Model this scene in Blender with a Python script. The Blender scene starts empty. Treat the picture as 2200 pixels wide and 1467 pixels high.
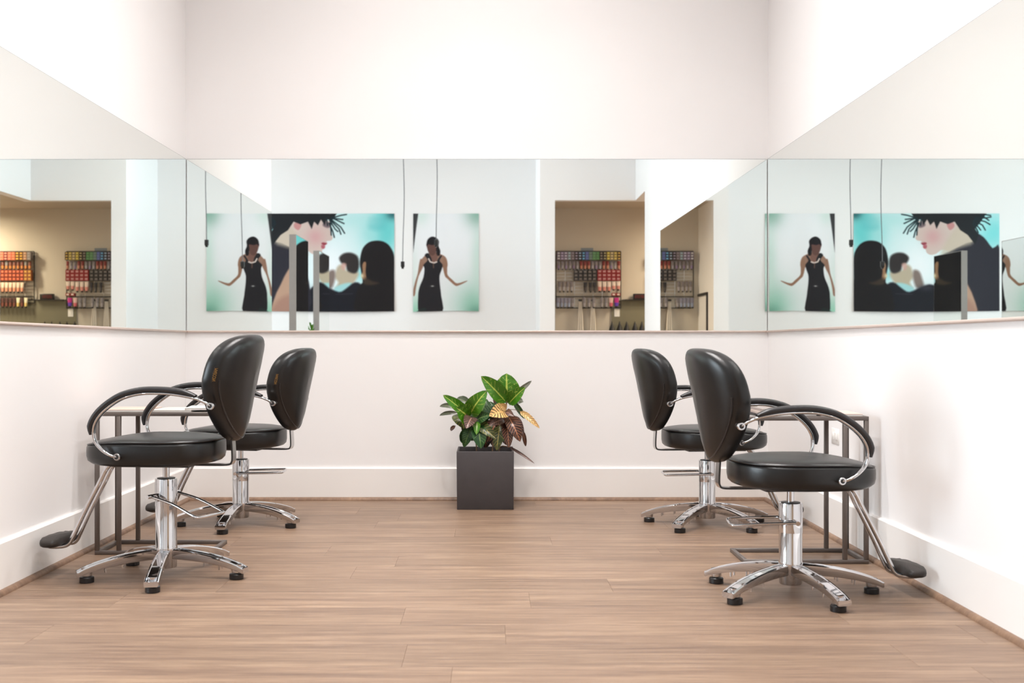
import bpy, bmesh, math, random
import numpy as np
from mathutils import Vector, Matrix
PI = math.pi
C = bpy.context.scene.collection
scn = bpy.context.scene

# ------------------------------------------------------------------ camera, world, lights, exposure
F = 2424.0                       # focal length in pixels of the 2200 px wide frame
CAMZ = 0.93
cd = bpy.data.cameras.new('camera'); cam = bpy.data.objects.new('camera', cd); C.objects.link(cam)
cam.location = (0, 0, CAMZ); cam.rotation_euler = (PI/2, 0, 0)
cd.sensor_width = 36; cd.lens = 36*F/2200; cd.shift_x = (1100-1053)/2200; cd.shift_y = (742-733.5)/2200
cd.clip_start = 0.02; cd.clip_end = 60
cd.dof.use_dof = True; cd.dof.focus_distance = 5.3; cd.dof.aperture_fstop = 3.5
scn.camera = cam
scn.view_settings.view_transform = 'Standard'
try: scn.view_settings.look = 'None'
except Exception: pass
scn.view_settings.gamma = 1.0; scn.view_settings.use_curve_mapping = False
scn.view_settings.exposure = 0.30
cy = scn.cycles
cy.max_bounces = 14; cy.glossy_bounces = 8; cy.diffuse_bounces = 7; cy.transparent_max_bounces = 8; cy.transmission_bounces = 4
cy.blur_glossy = 0.8; cy.use_denoising = True; cy.caustics_refractive = False; cy.sample_clamp_indirect = 8
w = bpy.data.worlds.new('daylight'); scn.world = w; w.use_nodes = True
bg = w.node_tree.nodes['Background']; bg.inputs[0].default_value = (0.80, 0.90, 1.0, 1); bg.inputs[1].default_value = 3.0

def area(name, loc, rot, sx, sy, power, col, spread=180, shape='RECTANGLE'):
    l = bpy.data.lights.new(name, 'AREA'); l.shape = shape; l.size = sx
    if shape in ('RECTANGLE', 'ELLIPSE'): l.size_y = sy
    l.energy = power; l.color = col; l.spread = math.radians(spread)
    o = bpy.data.objects.new(name, l); C.objects.link(o); o.location = loc; o.rotation_euler = rot
    return o
CEIL = 4.4
XL, XR, YB = -1.834, 1.674, 6.795          # alcove walls
YP, YO = -0.60, 0.60                       # wall with the posters, wall with the opening
XJ, XO = 0.572, 0.745                       # jog between them, left edge of the opening
YRE = 1.43                                 # end of the right wall
YLE = 4.09                                 # end of the left wall
YRB, XRB = -0.34, 4.2                      # product room back wall and far side
HDR = 2.60                                 # underside of the header
XW = -6.0                                  # window wall
WARM = (1.0, 0.965, 0.945)
# daylight behind the big shop window on the left, its own sky light
area('window_daylight', (XW-0.35, 2.0, 1.9), (0, -PI/2, 0), 2.6, 5.6, 360, (0.80, 0.89, 1.0))
# rows of recessed ceiling spots; those near the posters added to brighten that wall
SPOTS = [(x, y) for y in (5.5, 4.5, 3.5) for x in (-.70, -.08, .54)] + [(-0.9, 2.2), (0.5, 2.2), (-1.3, 1.1), (-.2, 1.1)] + [(-3.2, 4.8), (-3.2, 2.4), (-3.2, 0.4), (-4.8, 1.5)]
for i, (x, y) in enumerate(SPOTS):
    area('ceiling_spot', (x, y, CEIL-0.02), (0, 0, 0), 0.16, 0.16, 11.0 if y > 3 else 6.5, WARM, 114, 'DISK')
# the lamps of the product room
area('product_room_lamp', (3.1, 0.55, 2.50), (0, 0, 0), 0.25, 0.25, 34, (1.0, 0.80, 0.60), 170, 'DISK')
area('product_room_lamp', (2.75, 0.30, 2.60), (0, 0, 0), 0.2, 0.2, 24, (1.0, 0.82, 0.62), 170, 'DISK')

# ------------------------------------------------------------------ helpers
def srgb(*c):
    c = [x/255 for x in c]
    return tuple(x/12.92 if x <= .04045 else ((x+.055)/1.055)**2.4 for x in c) + (1,)
MATS = {}
def mat(name, col, rough=.5, metal=0, spec=.5, bump=None, var=None, coat=0, emit=None):
    """bump=(scale,strength,dist)  var=(scale,amount) fine procedural variation"""
    m = bpy.data.materials.new(name); m.use_nodes = True; MATS[name] = m
    nt = m.node_tree; N = nt.nodes; L = nt.links; b = N['Principled BSDF']
    b.inputs['Base Color'].default_value = col; b.inputs['Roughness'].default_value = rough
    b.inputs['Metallic'].default_value = metal; b.inputs['Specular IOR Level'].default_value = spec
    b.inputs['Coat Weight'].default_value = coat
    tc = N.new('ShaderNodeTexCoord')
    if var:
        n = N.new('ShaderNodeTexNoise'); n.inputs['Scale'].default_value = var[0]; n.inputs['Detail'].default_value = 4
        mx = N.new('ShaderNodeMix'); mx.data_type = 'RGBA'
        mx.inputs[6].default_value = tuple(c*(1-var[1]) for c in col[:3])+(1,); mx.inputs[7].default_value = tuple(min(1, c*(1+var[1])) for c in col[:3])+(1,)
        L.new(tc.outputs['Object'], n.inputs['Vector']); L.new(n.outputs['Fac'], mx.inputs[0]); L.new(mx.outputs[2], b.inputs['Base Color'])
    if bump:
        n = N.new('ShaderNodeTexNoise'); n.inputs['Scale'].default_value = bump[0]; n.inputs['Detail'].default_value = 3
        bp = N.new('ShaderNodeBump'); bp.inputs['Strength'].default_value = bump[1]; bp.inputs['Distance'].default_value = bump[2]
        L.new(tc.outputs['Object'], n.inputs['Vector']); L.new(n.outputs['Fac'], bp.inputs['Height']); L.new(bp.outputs['Normal'], b.inputs['Normal'])
    if emit:
        b.inputs['Emission Color'].default_value = emit[0]; b.inputs['Emission Strength'].default_value = emit[1]
    return m

WALL = mat('wall_paint', (0.87, 0.852, 0.848, 1), .55, spec=.3, bump=(60, .05, .002), var=(3, .01))
CEILM = mat('ceiling_paint', (0.86, 0.84, 0.82, 1), .8, spec=.2, var=(2, .01))
BASEM = mat('baseboard_paint', (0.86, 0.83, 0.805, 1), .42, spec=.4, var=(4, .01))
PRW = mat('product_room_paint', (0.56, 0.50, 0.42, 1), .7, spec=.2, var=(3, .03))
CHROME = mat('chrome', (0.66, 0.66, 0.675, 1), .06, 1, var=(20, .02))
CHROME2 = mat('satin_chrome', (0.62, 0.61, 0.61, 1), .22, 1, var=(20, .03))
LEATHER = mat('black_leather', (0.0055, 0.005, 0.005, 1), .33, spec=.5, bump=(350, .12, .0006), var=(30, .12))
PIPING = mat('black_piping', (0.012, 0.010, 0.010, 1), .3, spec=.6, var=(60, .1))
PADM = mat('black_arm_pad', (0.018, 0.016, 0.017, 1), .38, spec=.55, bump=(200, .08, .0004), var=(40, .1))
BLACKP = mat('black_plastic', (0.012, 0.011, 0.012, 1), .3, spec=.5, var=(50, .1))
BLACKM = mat('black_metal', (0.02, 0.018, 0.018, 1), .4, 0, spec=.5, var=(50, .1))
RUBBER = mat('ribbed_rubber', (0.032, 0.026, 0.023, 1), .5, spec=.4, bump=(120, .3, .001), var=(60, .15))
STEEL = mat('brown_grey_steel', (0.15, 0.125, 0.112, 1), .42, .35, var=(18, .06))
FRAMEM = mat('brushed_bronze', (0.36, 0.33, 0.31, 1), .38, .6, var=(30, .05))
PLANTER = mat('charcoal_planter', (0.058, 0.050, 0.052, 1), .62, spec=.4, bump=(90, .15, .001), var=(14, .14))
SOIL = mat('soil', (0.03, 0.02, 0.014, 1), .95, bump=(60, .9, .01), var=(40, .3))
STEMM = mat('plant_stem', (0.20, 0.12, 0.07, 1), .7, bump=(60, .4, .002), var=(30, .2))
LEDGE = mat('mirror_ledge', (0.66, 0.54, 0.48, 1), .35, .25, var=(5, .03))
SEAMM = mat('mirror_edge', (0.12, 0.14, 0.14, 1), .4, .3, var=(5, .05))
PAPERW = mat('magazine_pages', (0.82, 0.78, 0.74, 1), .6, var=(60, .03))
WHITEP = mat('white_plastic', (0.85, 0.83, 0.80, 1), .4, var=(20, .01))
CAP = mat('black_cap', (0.01, 0.01, 0.01, 1), .35, var=(30, .1))
SPLASH = mat('grey_green_panel', srgb(118, 114, 96), .25, spec=.4, var=(3, .06))
GOLD = mat('gold_thread', srgb(205, 160, 85), .5, .2, var=(40, .1))
LED = mat('red_led', (0.16, 0.0, 0.008, 1), .4, emit=((0.5, 0.0, 0.02, 1), 0.10), var=(30, .02))
CLOTH = mat('pale_cloth', (0.72, 0.66, 0.58, 1), .9, bump=(80, .3, .002), var=(10, .05))

def mirror_material(name, tint):
    m = bpy.data.materials.new(name); m.use_nodes = True; nt = m.node_tree; b = nt.nodes['Principled BSDF']
    b.inputs['Base Color'].default_value = tint; b.inputs['Metallic'].default_value = 1; b.inputs['Roughness'].default_value = 0.0
    b.inputs['Specular Tint'].default_value = (1, 1, 1, 1)
    return m
MIRROR = mirror_material('silvered_glass', (0.915, 0.955, 0.935, 1))
def glass_material():
    m = bpy.data.materials.new('window_glass'); m.use_nodes = True; nt = m.node_tree; nt.nodes.clear()
    o = nt.nodes.new('ShaderNodeOutputMaterial'); t = nt.nodes.new('ShaderNodeBsdfTransparent'); g = nt.nodes.new('ShaderNodeBsdfGlossy')
    g.inputs['Roughness'].default_value = 0.02; mx = nt.nodes.new('ShaderNodeMixShader'); fr = nt.nodes.new('ShaderNodeFresnel'); fr.inputs[0].default_value = 1.45
    t.inputs[0].default_value = (.96, .98, .97, 1)
    nt.links.new(fr.outputs[0], mx.inputs[0]); nt.links.new(t.outputs[0], mx.inputs[1]); nt.links.new(g.outputs[0], mx.inputs[2]); nt.links.new(mx.outputs[0], o.inputs[0])
    return m
GLASS = glass_material()

def wood_material(name, dark, mid, light, sx=1.1, sy=26):
    m = bpy.data.materials.new(name); m.use_nodes = True; nt = m.node_tree; N = nt.nodes; L = nt.links; b = N['Principled BSDF']
    tc = N.new('ShaderNodeTexCoord'); oi = N.new('ShaderNodeObjectInfo')
    mp = N.new('ShaderNodeMapping'); mp.inputs['Scale'].default_value = (sx, sy, 1)
    add = N.new('ShaderNodeVectorMath'); add.operation = 'MULTIPLY_ADD'; add.inputs[1].default_value = (37, 91, 0); 
    L.new(oi.outputs['Random'], add.inputs[0]); L.new(tc.outputs['Object'], mp.inputs['Vector']); L.new(mp.outputs['Vector'], add.inputs[2])
    n1 = N.new('ShaderNodeTexNoise'); n1.inputs['Scale'].default_value = 1.0; n1.inputs['Detail'].default_value = 6; n1.inputs['Roughness'].default_value = .62
    n1.inputs['Distortion'].default_value = .35
    L.new(add.outputs[0], n1.inputs['Vector'])
    n2 = N.new('ShaderNodeTexNoise'); n2.inputs['Scale'].default_value = 5.0; n2.inputs['Detail'].default_value = 5; n2.inputs['Roughness'].default_value = .7
    L.new(add.outputs[0], n2.inputs['Vector'])
    n3 = N.new('ShaderNodeTexNoise'); n3.inputs['Scale'].default_value = .9; n3.inputs['Detail'].default_value = 2
    mp3 = N.new('ShaderNodeMapping'); mp3.inputs['Scale'].default_value = (1.6, 4, 1)
    L.new(tc.outputs['Object'], mp3.inputs['Vector']); L.new(mp3.outputs['Vector'], n3.inputs['Vector'])
    r = N.new('ShaderNodeValToRGB'); e = r.color_ramp.elements; e[0].position = .385; e[0].color = dark; e[1].position = .63; e[1].color = light
    k = r.color_ramp.elements.new(.51); k.color = mid
    m1 = N.new('ShaderNodeMath'); m1.operation = 'MULTIPLY_ADD'; m1.inputs[1].default_value = .42; L.new(n2.outputs['Fac'], m1.inputs[0])
    m2 = N.new('ShaderNodeMath'); m2.operation = 'MULTIPLY'; m2.inputs[1].default_value = .42; L.new(n1.outputs['Fac'], m2.inputs[0]); L.new(m2.outputs[0], m1.inputs[2])
    m3 = N.new('ShaderNodeMath'); m3.operation = 'MULTIPLY_ADD'; m3.inputs[1].default_value = .16; L.new(n3.outputs['Fac'], m3.inputs[0]); L.new(m1.outputs[0], m3.inputs[2])
    L.new(m3.outputs[0], r.inputs['Fac'])
    hsv = N.new('ShaderNodeHueSaturation'); mr = N.new('ShaderNodeMapRange'); mr.inputs[3].default_value = .93; mr.inputs[4].default_value = 1.07
    L.new(oi.outputs['Random'], mr.inputs[0]); L.new(mr.outputs[0], hsv.inputs['Value']); L.new(r.outputs[0], hsv.inputs['Color'])
    L.new(hsv.outputs[0], b.inputs['Base Color'])
    b.inputs['Roughness'].default_value = .44; b.inputs['Specular IOR Level'].default_value = .42
    bp = N.new('ShaderNodeBump'); bp.inputs['Strength'].default_value = .12; bp.inputs['Distance'].default_value = .001
    L.new(n2.outputs['Fac'], bp.inputs['Height']); L.new(bp.outputs[0], b.inputs['Normal'])
    return m
WOOD = wood_material('oak_vinyl_plank', srgb(104, 82, 68), srgb(133, 108, 89), srgb(162, 136, 112))
SHOE = wood_material('shoe_moulding_wood', srgb(104, 80, 64), srgb(130, 102, 82), srgb(152, 122, 98), 6, 6)

def obj(name, verts, faces, m, parent=None, smooth=False, mats=None, fm=None, loc=None):
    me = bpy.data.meshes.new(name); me.from_pydata([tuple(v) for v in verts], [], faces)
    for x in (mats or [m]): me.materials.append(x)
    if fm: me.polygons.foreach_set('material_index', fm)
    bm = bmesh.new(); bm.from_mesh(me); bmesh.ops.recalc_face_normals(bm, faces=bm.faces); bm.to_mesh(me); bm.free()
    if smooth: me.polygons.foreach_set('use_smooth', [True]*len(me.polygons))
    me.update()
    o = bpy.data.objects.new(name, me); C.objects.link(o)
    if parent: o.parent = parent
    if loc: o.location = loc
    return o
def smooth_angle(o, deg=40):
    me = o.data; bm = bmesh.new(); bm.from_mesh(me)
    for f in bm.faces: f.smooth = True
    for e in bm.edges:
        if len(e.link_faces) == 2 and e.calc_face_angle(0) > math.radians(deg): e.smooth = False
    bm.to_mesh(me); bm.free()
class MB:
    def __init__(s): s.v = []; s.f = []; s.m = []
    def add(s, v, f, mi=0):
        n = len(s.v); s.v += [tuple(x) for x in v]; s.f += [tuple(i+n for i in q) for q in f]; s.m += [mi]*len(f); return s
    def box(s, x0, y0, z0, x1, y1, z1, mi=0):
        v = [(x, y, z) for z in (z0, z1) for y in (y0, y1) for x in (x0, x1)]
        return s.add(v, [(0, 2, 3, 1), (4, 5, 7, 6), (0, 1, 5, 4), (2, 6, 7, 3), (0, 4, 6, 2), (1, 3, 7, 5)], mi)
    def lathe(s, prof, n=24, mi=0, c=(0, 0), cap=True):
        v = []; f = []
        for r, z in prof:
            for k in range(n):
                a = 2*PI*k/n; v.append((c[0]+r*math.cos(a), c[1]+r*math.sin(a), z))
        for j in range(len(prof)-1):
            for k in range(n): f.append((j*n+k, j*n+(k+1) % n, (j+1)*n+(k+1) % n, (j+1)*n+k))
        if cap: f.append(tuple(range(n))[::-1]); f.append(tuple((len(prof)-1)*n+k for k in range(n)))
        return s.add(v, f, mi)
    def sweep(s, path, sect, mi=0, closed=False, up=(0, 0, 1), scale=None):
        """sect: list of (side, up) offsets; path: list of points"""
        P = [Vector(p) for p in path]; n = len(P); k = len(sect); v = []; f = []; upv = Vector(up)
        for i, p in enumerate(P):
            a = P[(i-1) % n] if (closed or i > 0) else p; b = P[(i+1) % n] if (closed or i < n-1) else p
            t = (b-a).normalized(); sd = t.cross(upv)
            if sd.length < 1e-4: sd = t.cross(Vector((1, 0, 0.01)))
            sd.normalize(); u = sd.cross(t).normalized(); sc = scale[i] if scale else 1
            for (q, r) in sect: v.append(p+sd*q*sc+u*r*sc)
        m = n if closed else n-1
        for i in range(m):
            j = (i+1) % n
            for q in range(k): f.append((i*k+q, i*k+(q+1) % k, j*k+(q+1) % k, j*k+q))
        if not closed: f.append(tuple(range(k))[::-1]); f.append(tuple((n-1)*k+q for q in range(k)))
        return s.add(v, f, mi)
    def build(s, name, m, parent=None, smooth=None, mats=None, loc=None):
        o = obj(name, s.v, s.f, m, parent, False, mats, s.m if mats else None, loc)
        if smooth: smooth_angle(o, smooth)
        return o
def circ(r, n=10): return [(r*math.cos(2*PI*k/n), r*math.sin(2*PI*k/n)) for k in range(n)]
def oval(a, b, n=14, e=2.0):
    out = []
    for k in range(n):
        t = 2*PI*k/n; c = math.cos(t); s_ = math.sin(t)
        out.append((a*math.copysign(abs(c)**(2/e), c), b*math.copysign(abs(s_)**(2/e), s_)))
    return out
def spline(pts, m=6):
    P = [Vector(p) for p in pts]; P = [P[0]*2-P[1]]+P+[P[-1]*2-P[-2]]; out = []
    for i in range(1, len(P)-2):
        a, b, c, d = P[i-1:i+3]
        for j in range(m):
            t = j/m
            out.append(.5*((2*b)+(c-a)*t+(2*a-5*b+4*c-d)*t*t+(3*b-a-3*c+d)*t**3))
    out.append(P[-2]); return out
def bevel(o, w, seg=2, ang=35):
    me = o.data; bm = bmesh.new(); bm.from_mesh(me)
    es = [e for e in bm.edges if len(e.link_faces) == 2 and e.calc_face_angle(0) > math.radians(ang)]
    bmesh.ops.bevel(bm, geom=es, offset=w, segments=seg, affect='EDGES', profile=.5)
    bm.to_mesh(me); bm.free(); smooth_angle(o, 50); return o
def thing(name, label, cat, loc=(0, 0, 0), rz=0, group=None):
    o = bpy.data.objects.new(name, None); C.objects.link(o); o.location = loc; o.rotation_euler = (0, 0, rz)
    o.empty_display_size = .1
    o['label'] = label; o['category'] = cat
    if group: o['group'] = group
    return o
def tag(o, label, cat, group=None):
    o['label'] = label; o['category'] = cat
    if group: o['group'] = group
    return o
def struct(o, label=None):
    o['kind'] = 'structure'
    if label: o['label'] = label
    return o
def sbox(name, x0, y0, z0, x1, y1, z1, m, parent=None, label=None):
    o = MB().box(x0, y0, z0, x1, y1, z1).build(name, m, parent)
    if not parent: struct(o, label)
    return o

# ------------------------------------------------------------------ floor: subfloor and individual planks
fl = struct(MB().box(XW-.1, YP-.1, -0.12, XR+.1, YB+.1, -0.010).box(XO-.05, YRB-.1, -0.12, XRB+.1, YRE+.1, -.0105).build('floor', WOOD), 'floor of brown wood-grain planks running from wall to wall')
rnd = random.Random(4)
PWD = 0.2470
JOINTS = {-1: .049, 7: -.173, 6: .29, 5: .765, 1: .145}    # rows counted from y = 3.757
j0 = math.floor((YP-3.757)/PWD)
j = j0
while 3.757+j*PWD < YB:
    y0 = 3.757+j*PWD; y1 = y0+PWD
    ya, yb = max(y0, YP), min(y1, YB-.002)
    if yb-ya > .02:
        x = JOINTS.get(j, rnd.uniform(0, 1.5))
        while x > XW: x -= 1.5
        while x < XR:
            xa, xb = max(x, XW), min(x+1.5, XR-.004)
            cuts = [(xa, xb, ya, yb)]
            if xb > XJ and ya < YO:                   # the jog wall stands here
                cuts = []
                if xa < XJ: cuts.append((xa, XJ, ya, yb))
                if yb > YO+.02: cuts.append((max(xa, XJ), xb, max(ya, YO), yb))
            for (a, b, c, d) in cuts:
                if b-a > .03 and d-c > .02:
                    h = .00025
                    hx, hy = (b-a)/2-h, (d-c)/2-h
                    o = MB().add([(-hx, -hy, -.0095), (hx, -hy, -.0095), (hx, hy, -.0095), (-hx, hy, -.0095), (-hx, -hy, -.0004), (hx, -hy, -.0004), (hx, hy, -.0004), (-hx, hy, -.0004),
                                  (-hx+.0005, -hy+.0005, 0), (hx-.0005, -hy+.0005, 0), (hx-.0005, hy-.0005, 0), (-hx+.0005, hy-.0005, 0)],
                                 [(0, 1, 2, 3), (0, 1, 5, 4), (1, 2, 6, 5), (2, 3, 7, 6), (3, 0, 4, 7), (4, 5, 9, 8), (5, 6, 10, 9), (6, 7, 11, 10), (7, 4, 8, 11), (8, 9, 10, 11)]).build('plank', WOOD, fl, loc=((a+b)/2, (c+d)/2, 0))
            x += 1.5
    j += 1

# ------------------------------------------------------------------ walls and ceiling
sbox('ceiling', XW-.1, YP-.1, CEIL, XR+.1, YB+.1, CEIL+.1, CEILM)
sbox('wall_back', XL-4.3, YB, 0, XR, YB+.12, CEIL, WALL, label='white back wall behind the croton planter, mirror band across it')
def qwall(name, pts, label):
    v = [(x, y, z) for z in (0, CEIL) for x, y in pts]
    return struct(obj(name, v, [(3, 2, 1, 0), (4, 5, 6, 7), (0, 1, 5, 4), (1, 2, 6, 5), (2, 3, 7, 6), (3, 0, 4, 7)], WALL), label)
SL, SR = .0030, .0016                      # the side walls are not quite square to the back wall
XLE = XL-SL*(YB-YLE); XRE = XR-SR*(YB-YRE)
qwall('wall_right', [(XRE, YRE), (XR+.12, YRE), (XR+.12, YB+.12), (XR, YB+.12)], 'white right wall with mirror band')
qwall('wall_left', [(XL-.12, YLE), (XLE, YLE), (XL, YB), (XL-.12, YB)], 'white left wall of the alcove, with mirror band')
sbox('wall_poster', XW-.1, YP-.12, 0, XJ, YP, CEIL, WALL, label='white wall carrying the large photo posters, seen in the mirrors')
sbox('wall_jog', XJ, YP-.12, 0, XO, YO, CEIL, WALL, label='white pier between the poster wall and the product room opening')
hd = MB().box(XO, YO-.12, HDR, XR+.12, YO, CEIL).box(XR, YO, HDR, XR+.12, YRE, CEIL).build('wall_header', WALL); struct(hd, 'white header over the product room opening')
# window wall
wy0, wy1, wz0, wz1 = -0.1, 5.6, .35, 3.1
ww = MB().box(XW-.12, YP-.12, 0, XW, wy0, CEIL).box(XW-.12, wy1, 0, XW, YB+.12, CEIL).box(XW-.12, wy0, 0, XW, wy1, wz0).box(XW-.12, wy0, wz1, XW, wy1, CEIL).build('wall_window', WALL); struct(ww)
wf = MB()
for k in range(4):
    y = wy0+.03+(wy1-wy0-.06)*k/3; wf.box(XW-.09, y-.03, wz0, XW-.03, y+.03, wz1)
wf.box(XW-.09, wy0, wz0, XW-.03, wy1, wz0+.06).box(XW-.09, wy0, wz1-.06, XW-.03, wy1, wz1)
win = struct(wf.build('window_1', FRAMEM))
MB().box(XW-.065, wy0+.04, wz0+.05, XW-.060, wy1-.04, wz1-.05).build('pane', GLASS, win)
# product room shell
sbox('wall_product_back', XO-.0, YRB-.1, 0, XRB, YRB, HDR+.02, PRW, label='warm beige wall behind the colour tube racks')
sbox('wall_product_side', XRB, YRB-.1, 0, XRB+.1, YRE+.12, HDR+.02, PRW)
sbox('wall_product_front', XR+.12, YRE, 0, XRB, YRE+.12, HDR+.1, PRW)
sbox('ceiling_product', XO, YRB-.1, HDR+.02, XRB+.1, YO-.125, HDR+.1, PRW)
sbox('ceiling_product', XR+.12, YO-.12, HDR+.02, XRB+.1, YRE+.12, HDR+.1, PRW)

# baseboards and shoe moulding
def baseboard(name, a, b, n, h=.195, t=.016, m=BASEM, parent=None):
    a = Vector(a); b = Vector(b); n = Vector(n)
    prof = [(0, 0), (t, 0), (t, h-.006), (t-.005, h), (0, h)]
    v = [tuple(p+n*q)+(z,) for p in (a, b) for q, z in prof]; k = len(prof)
    return struct(obj(name, v, [tuple(range(k)), tuple(range(k, 2*k))]+[(i, (i+1) % k, k+(i+1) % k, k+i) for i in range(k)], m))
def shoe(name, a, b, n, off=.016, r=.020, h=.019):
    a = Vector(a); b = Vector(b); n = Vector(n)
    prof = [(off, 0)]+[(off+r*math.cos(t), h*math.sin(t)) for t in [PI/2*i/6 for i in range(7)]]
    v = [tuple(p+n*q)+(z,) for p in (a, b) for q, z in prof]; k = len(prof)
    o = obj(name, v, [tuple(range(k)), tuple(range(k, 2*k))]+[(i, (i+1) % k, k+(i+1) % k, k+i) for i in range(k)], SHOE); smooth_angle(o, 40)
    return struct(o, 'brown quarter-round moulding along the foot of the baseboard')
baseboard('baseboard_back', (XL, YB), (XR, YB), (0, -1)); shoe('trim_1', (XL+.016, YB), (XR-.016, YB), (0, -1))
baseboard('baseboard_left', (XLE, YLE), (XL, YB-.016), (1, 0)); shoe('trim_2', (XLE, YLE), (XL, YB-.02), (1, 0))
baseboard('baseboard_right', (XRE, YRE), (XR, YB-.016), (-1, 0)); shoe('trim_3', (XRE, YRE), (XR, YB-.02), (-1, 0))
baseboard('baseboard_poster', (XW, YP), (XJ, YP), (0, 1)); shoe('trim_4', (XW, YP), (XJ, YP), (0, 1))

# ------------------------------------------------------------------ wall mirrors
MZ0, MZ1 = 1.020, 2.050
def wall_mirror(name_label, a, b, n, d0=0.0, d1=0.0, ang=0):
    """a,b wall points (a = back corner end), n inward normal"""
    a = Vector(a); b = Vector(b); n = Vector(n); L = (b-a).length; t = (b-a).normalized()
    rz = math.atan2(t.y, t.x)
    th = thing('wall_mirror', name_label, 'mirror', (a.x, a.y, 0), rz+ang)
    s = 1 if (Matrix.Rotation(-rz, 2) @ n).y > 0 else -1
    def bx(x0, y0, z0, x1, y1, z1): return MB().box(x0, min(s*y0, s*y1), z0, x1, max(s*y0, s*y1), z1)
    g = MB().add([(d0, s*.006, MZ0), (L-d1, s*.006, MZ0), (L-d1, s*.006, MZ1), (d0, s*.006, MZ1)], [(0, 1, 2, 3)]).build('mirror_glass', MIRROR, th)
    e = MB().add([(d0, s*.0055, MZ0), (L-d1, s*.0055, MZ0), (L-d1, s*.0055, MZ1+.0015), (d0, s*.0055, MZ1+.0015), (d0, s*.0, MZ0), (L-d1, s*.0, MZ0), (L-d1, s*.0, MZ1+.0015), (d0, s*.0, MZ1+.0015)],
                 [(0, 1, 2, 3), (4, 5, 6, 7), (0, 1, 5, 4), (1, 2, 6, 5), (2, 3, 7, 6), (3, 0, 4, 7)]).build('backing', SEAMM, th)
    l = bx(d0, 0, MZ0-.012, L-d1, .013, MZ0).build('ledge', LEDGE, th); bevel(l, .0015, 1)
    return th
wall_mirror('long mirror band on the back wall above the planter', (XL+.009, YB), (XR-.009, YB), (0, -1))
wall_mirror('mirror band on the left wall, product racks reflected in it', (XL, YB-.010), (XLE, YLE), (1, 0))
wall_mirror('mirror band on the right wall, posters reflected in it', (XR, YB-.010), (XR-SR*(YB-2.56), 2.56), (-1, 0))

# ------------------------------------------------------------------ styling chairs
BAR = [(-.268, .241), (-.24, .258), (-.201, .272), (-.135, .284), (-.069, .289), (-.002, .287), (.064, .271), (.114, .243), (.154, .209), (.178, .173), (.185, .138), (.178, .102), (.154, .072), (.122, .051), (.097, .045)]
def bar_path(sgn, v0=.250):
    return spline([(u, sgn*(v0+.018*math.sin(PI*i/(len(BAR)-1))), z) for i, (u, z) in enumerate(BAR)], 5)
def seat_mesh(only=None):
    n = 56; prof = [(0.0, .000), (.55, -.002), (.82, .000), (.94, .005), (.984, .016), (.999, .036), (1.0, .060), (.997, .080), (.982, .0915), (.966, .0895), (.956, .094), (.90, .1015), (.78, .1075), (.5, .1125), (0.0, .114)]
    v = []; f = []
    if only: prof = only
    for s, z in prof:
        for k in range(n):
            t = 2*PI*k/n; c = math.cos(t); q = math.sin(t); e = 2.7
            x = .033+.262*s*math.copysign(abs(c)**(2/e), c); y = .240*s*math.copysign(abs(q)**(2/e), q)
            y *= 1-.10*max(0, -(x-.033)/.262)**2
            zz = z; fr = max(0, (x-.10)/.195)
            zz += (.052-z)*.30*fr**2 + (-.004*fr)
            rr = max(0, -(x+.12)/.12); zz += .006*rr*rr if z > .05 else 0.004*rr
            zz += .010*abs(y/.24)**2.2*(z > .08)*s**2*(1-s*.6)
            v.append((x, y, zz))
    m = len(prof)
    for j in range(m-1):
        for k in range(n): f.append((j*n+k, j*n+(k+1) % n, (j+1)*n+(k+1) % n, (j+1)*n+k))
    return v, f
ZC = .3457
def back_outline(t, s):
    c = math.cos(t); q = math.sin(t)
    if q >= 0: e = 3.0; a, b = .2226, .1687
    else: e = 1.56; a, b = .2226, .2576
    return s*a*math.copysign(abs(c)**(2/e), c), ZC+s*b*math.copysign(abs(q)**(2/e), q)
def back_u(v, z):
    h = z-.09
    return -.2935-.0085*h-.404*h*h+1.10*v*v
def back_mesh():
    n = 60; layers = [(0.0, -.0431), (.25, -.0428), (.5, -.0405), (.7, -.0362), (.80, -.0325), (.88, -.0262), (.93, -.020), (.965, -.0135), (.985, -.0065), (1.0, .004), (.999, .020), (.987, .037), (.96, .050), (.90, .060), (.78, .067), (.5, .0715), (0.0, .0724)]
    v = []; f = []
    for s, d in layers:
        for k in range(n):
            t = 2*PI*k/n; y, z = back_outline(t, s)
            v.append((back_u(y, z)+d, y, z))
    for j in range(len(layers)-1):
        for k in range(n): f.append((j*n+k, j*n+(k+1) % n, (j+1)*n+(k+1) % n, (j+1)*n+k))
    return v, f
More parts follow.
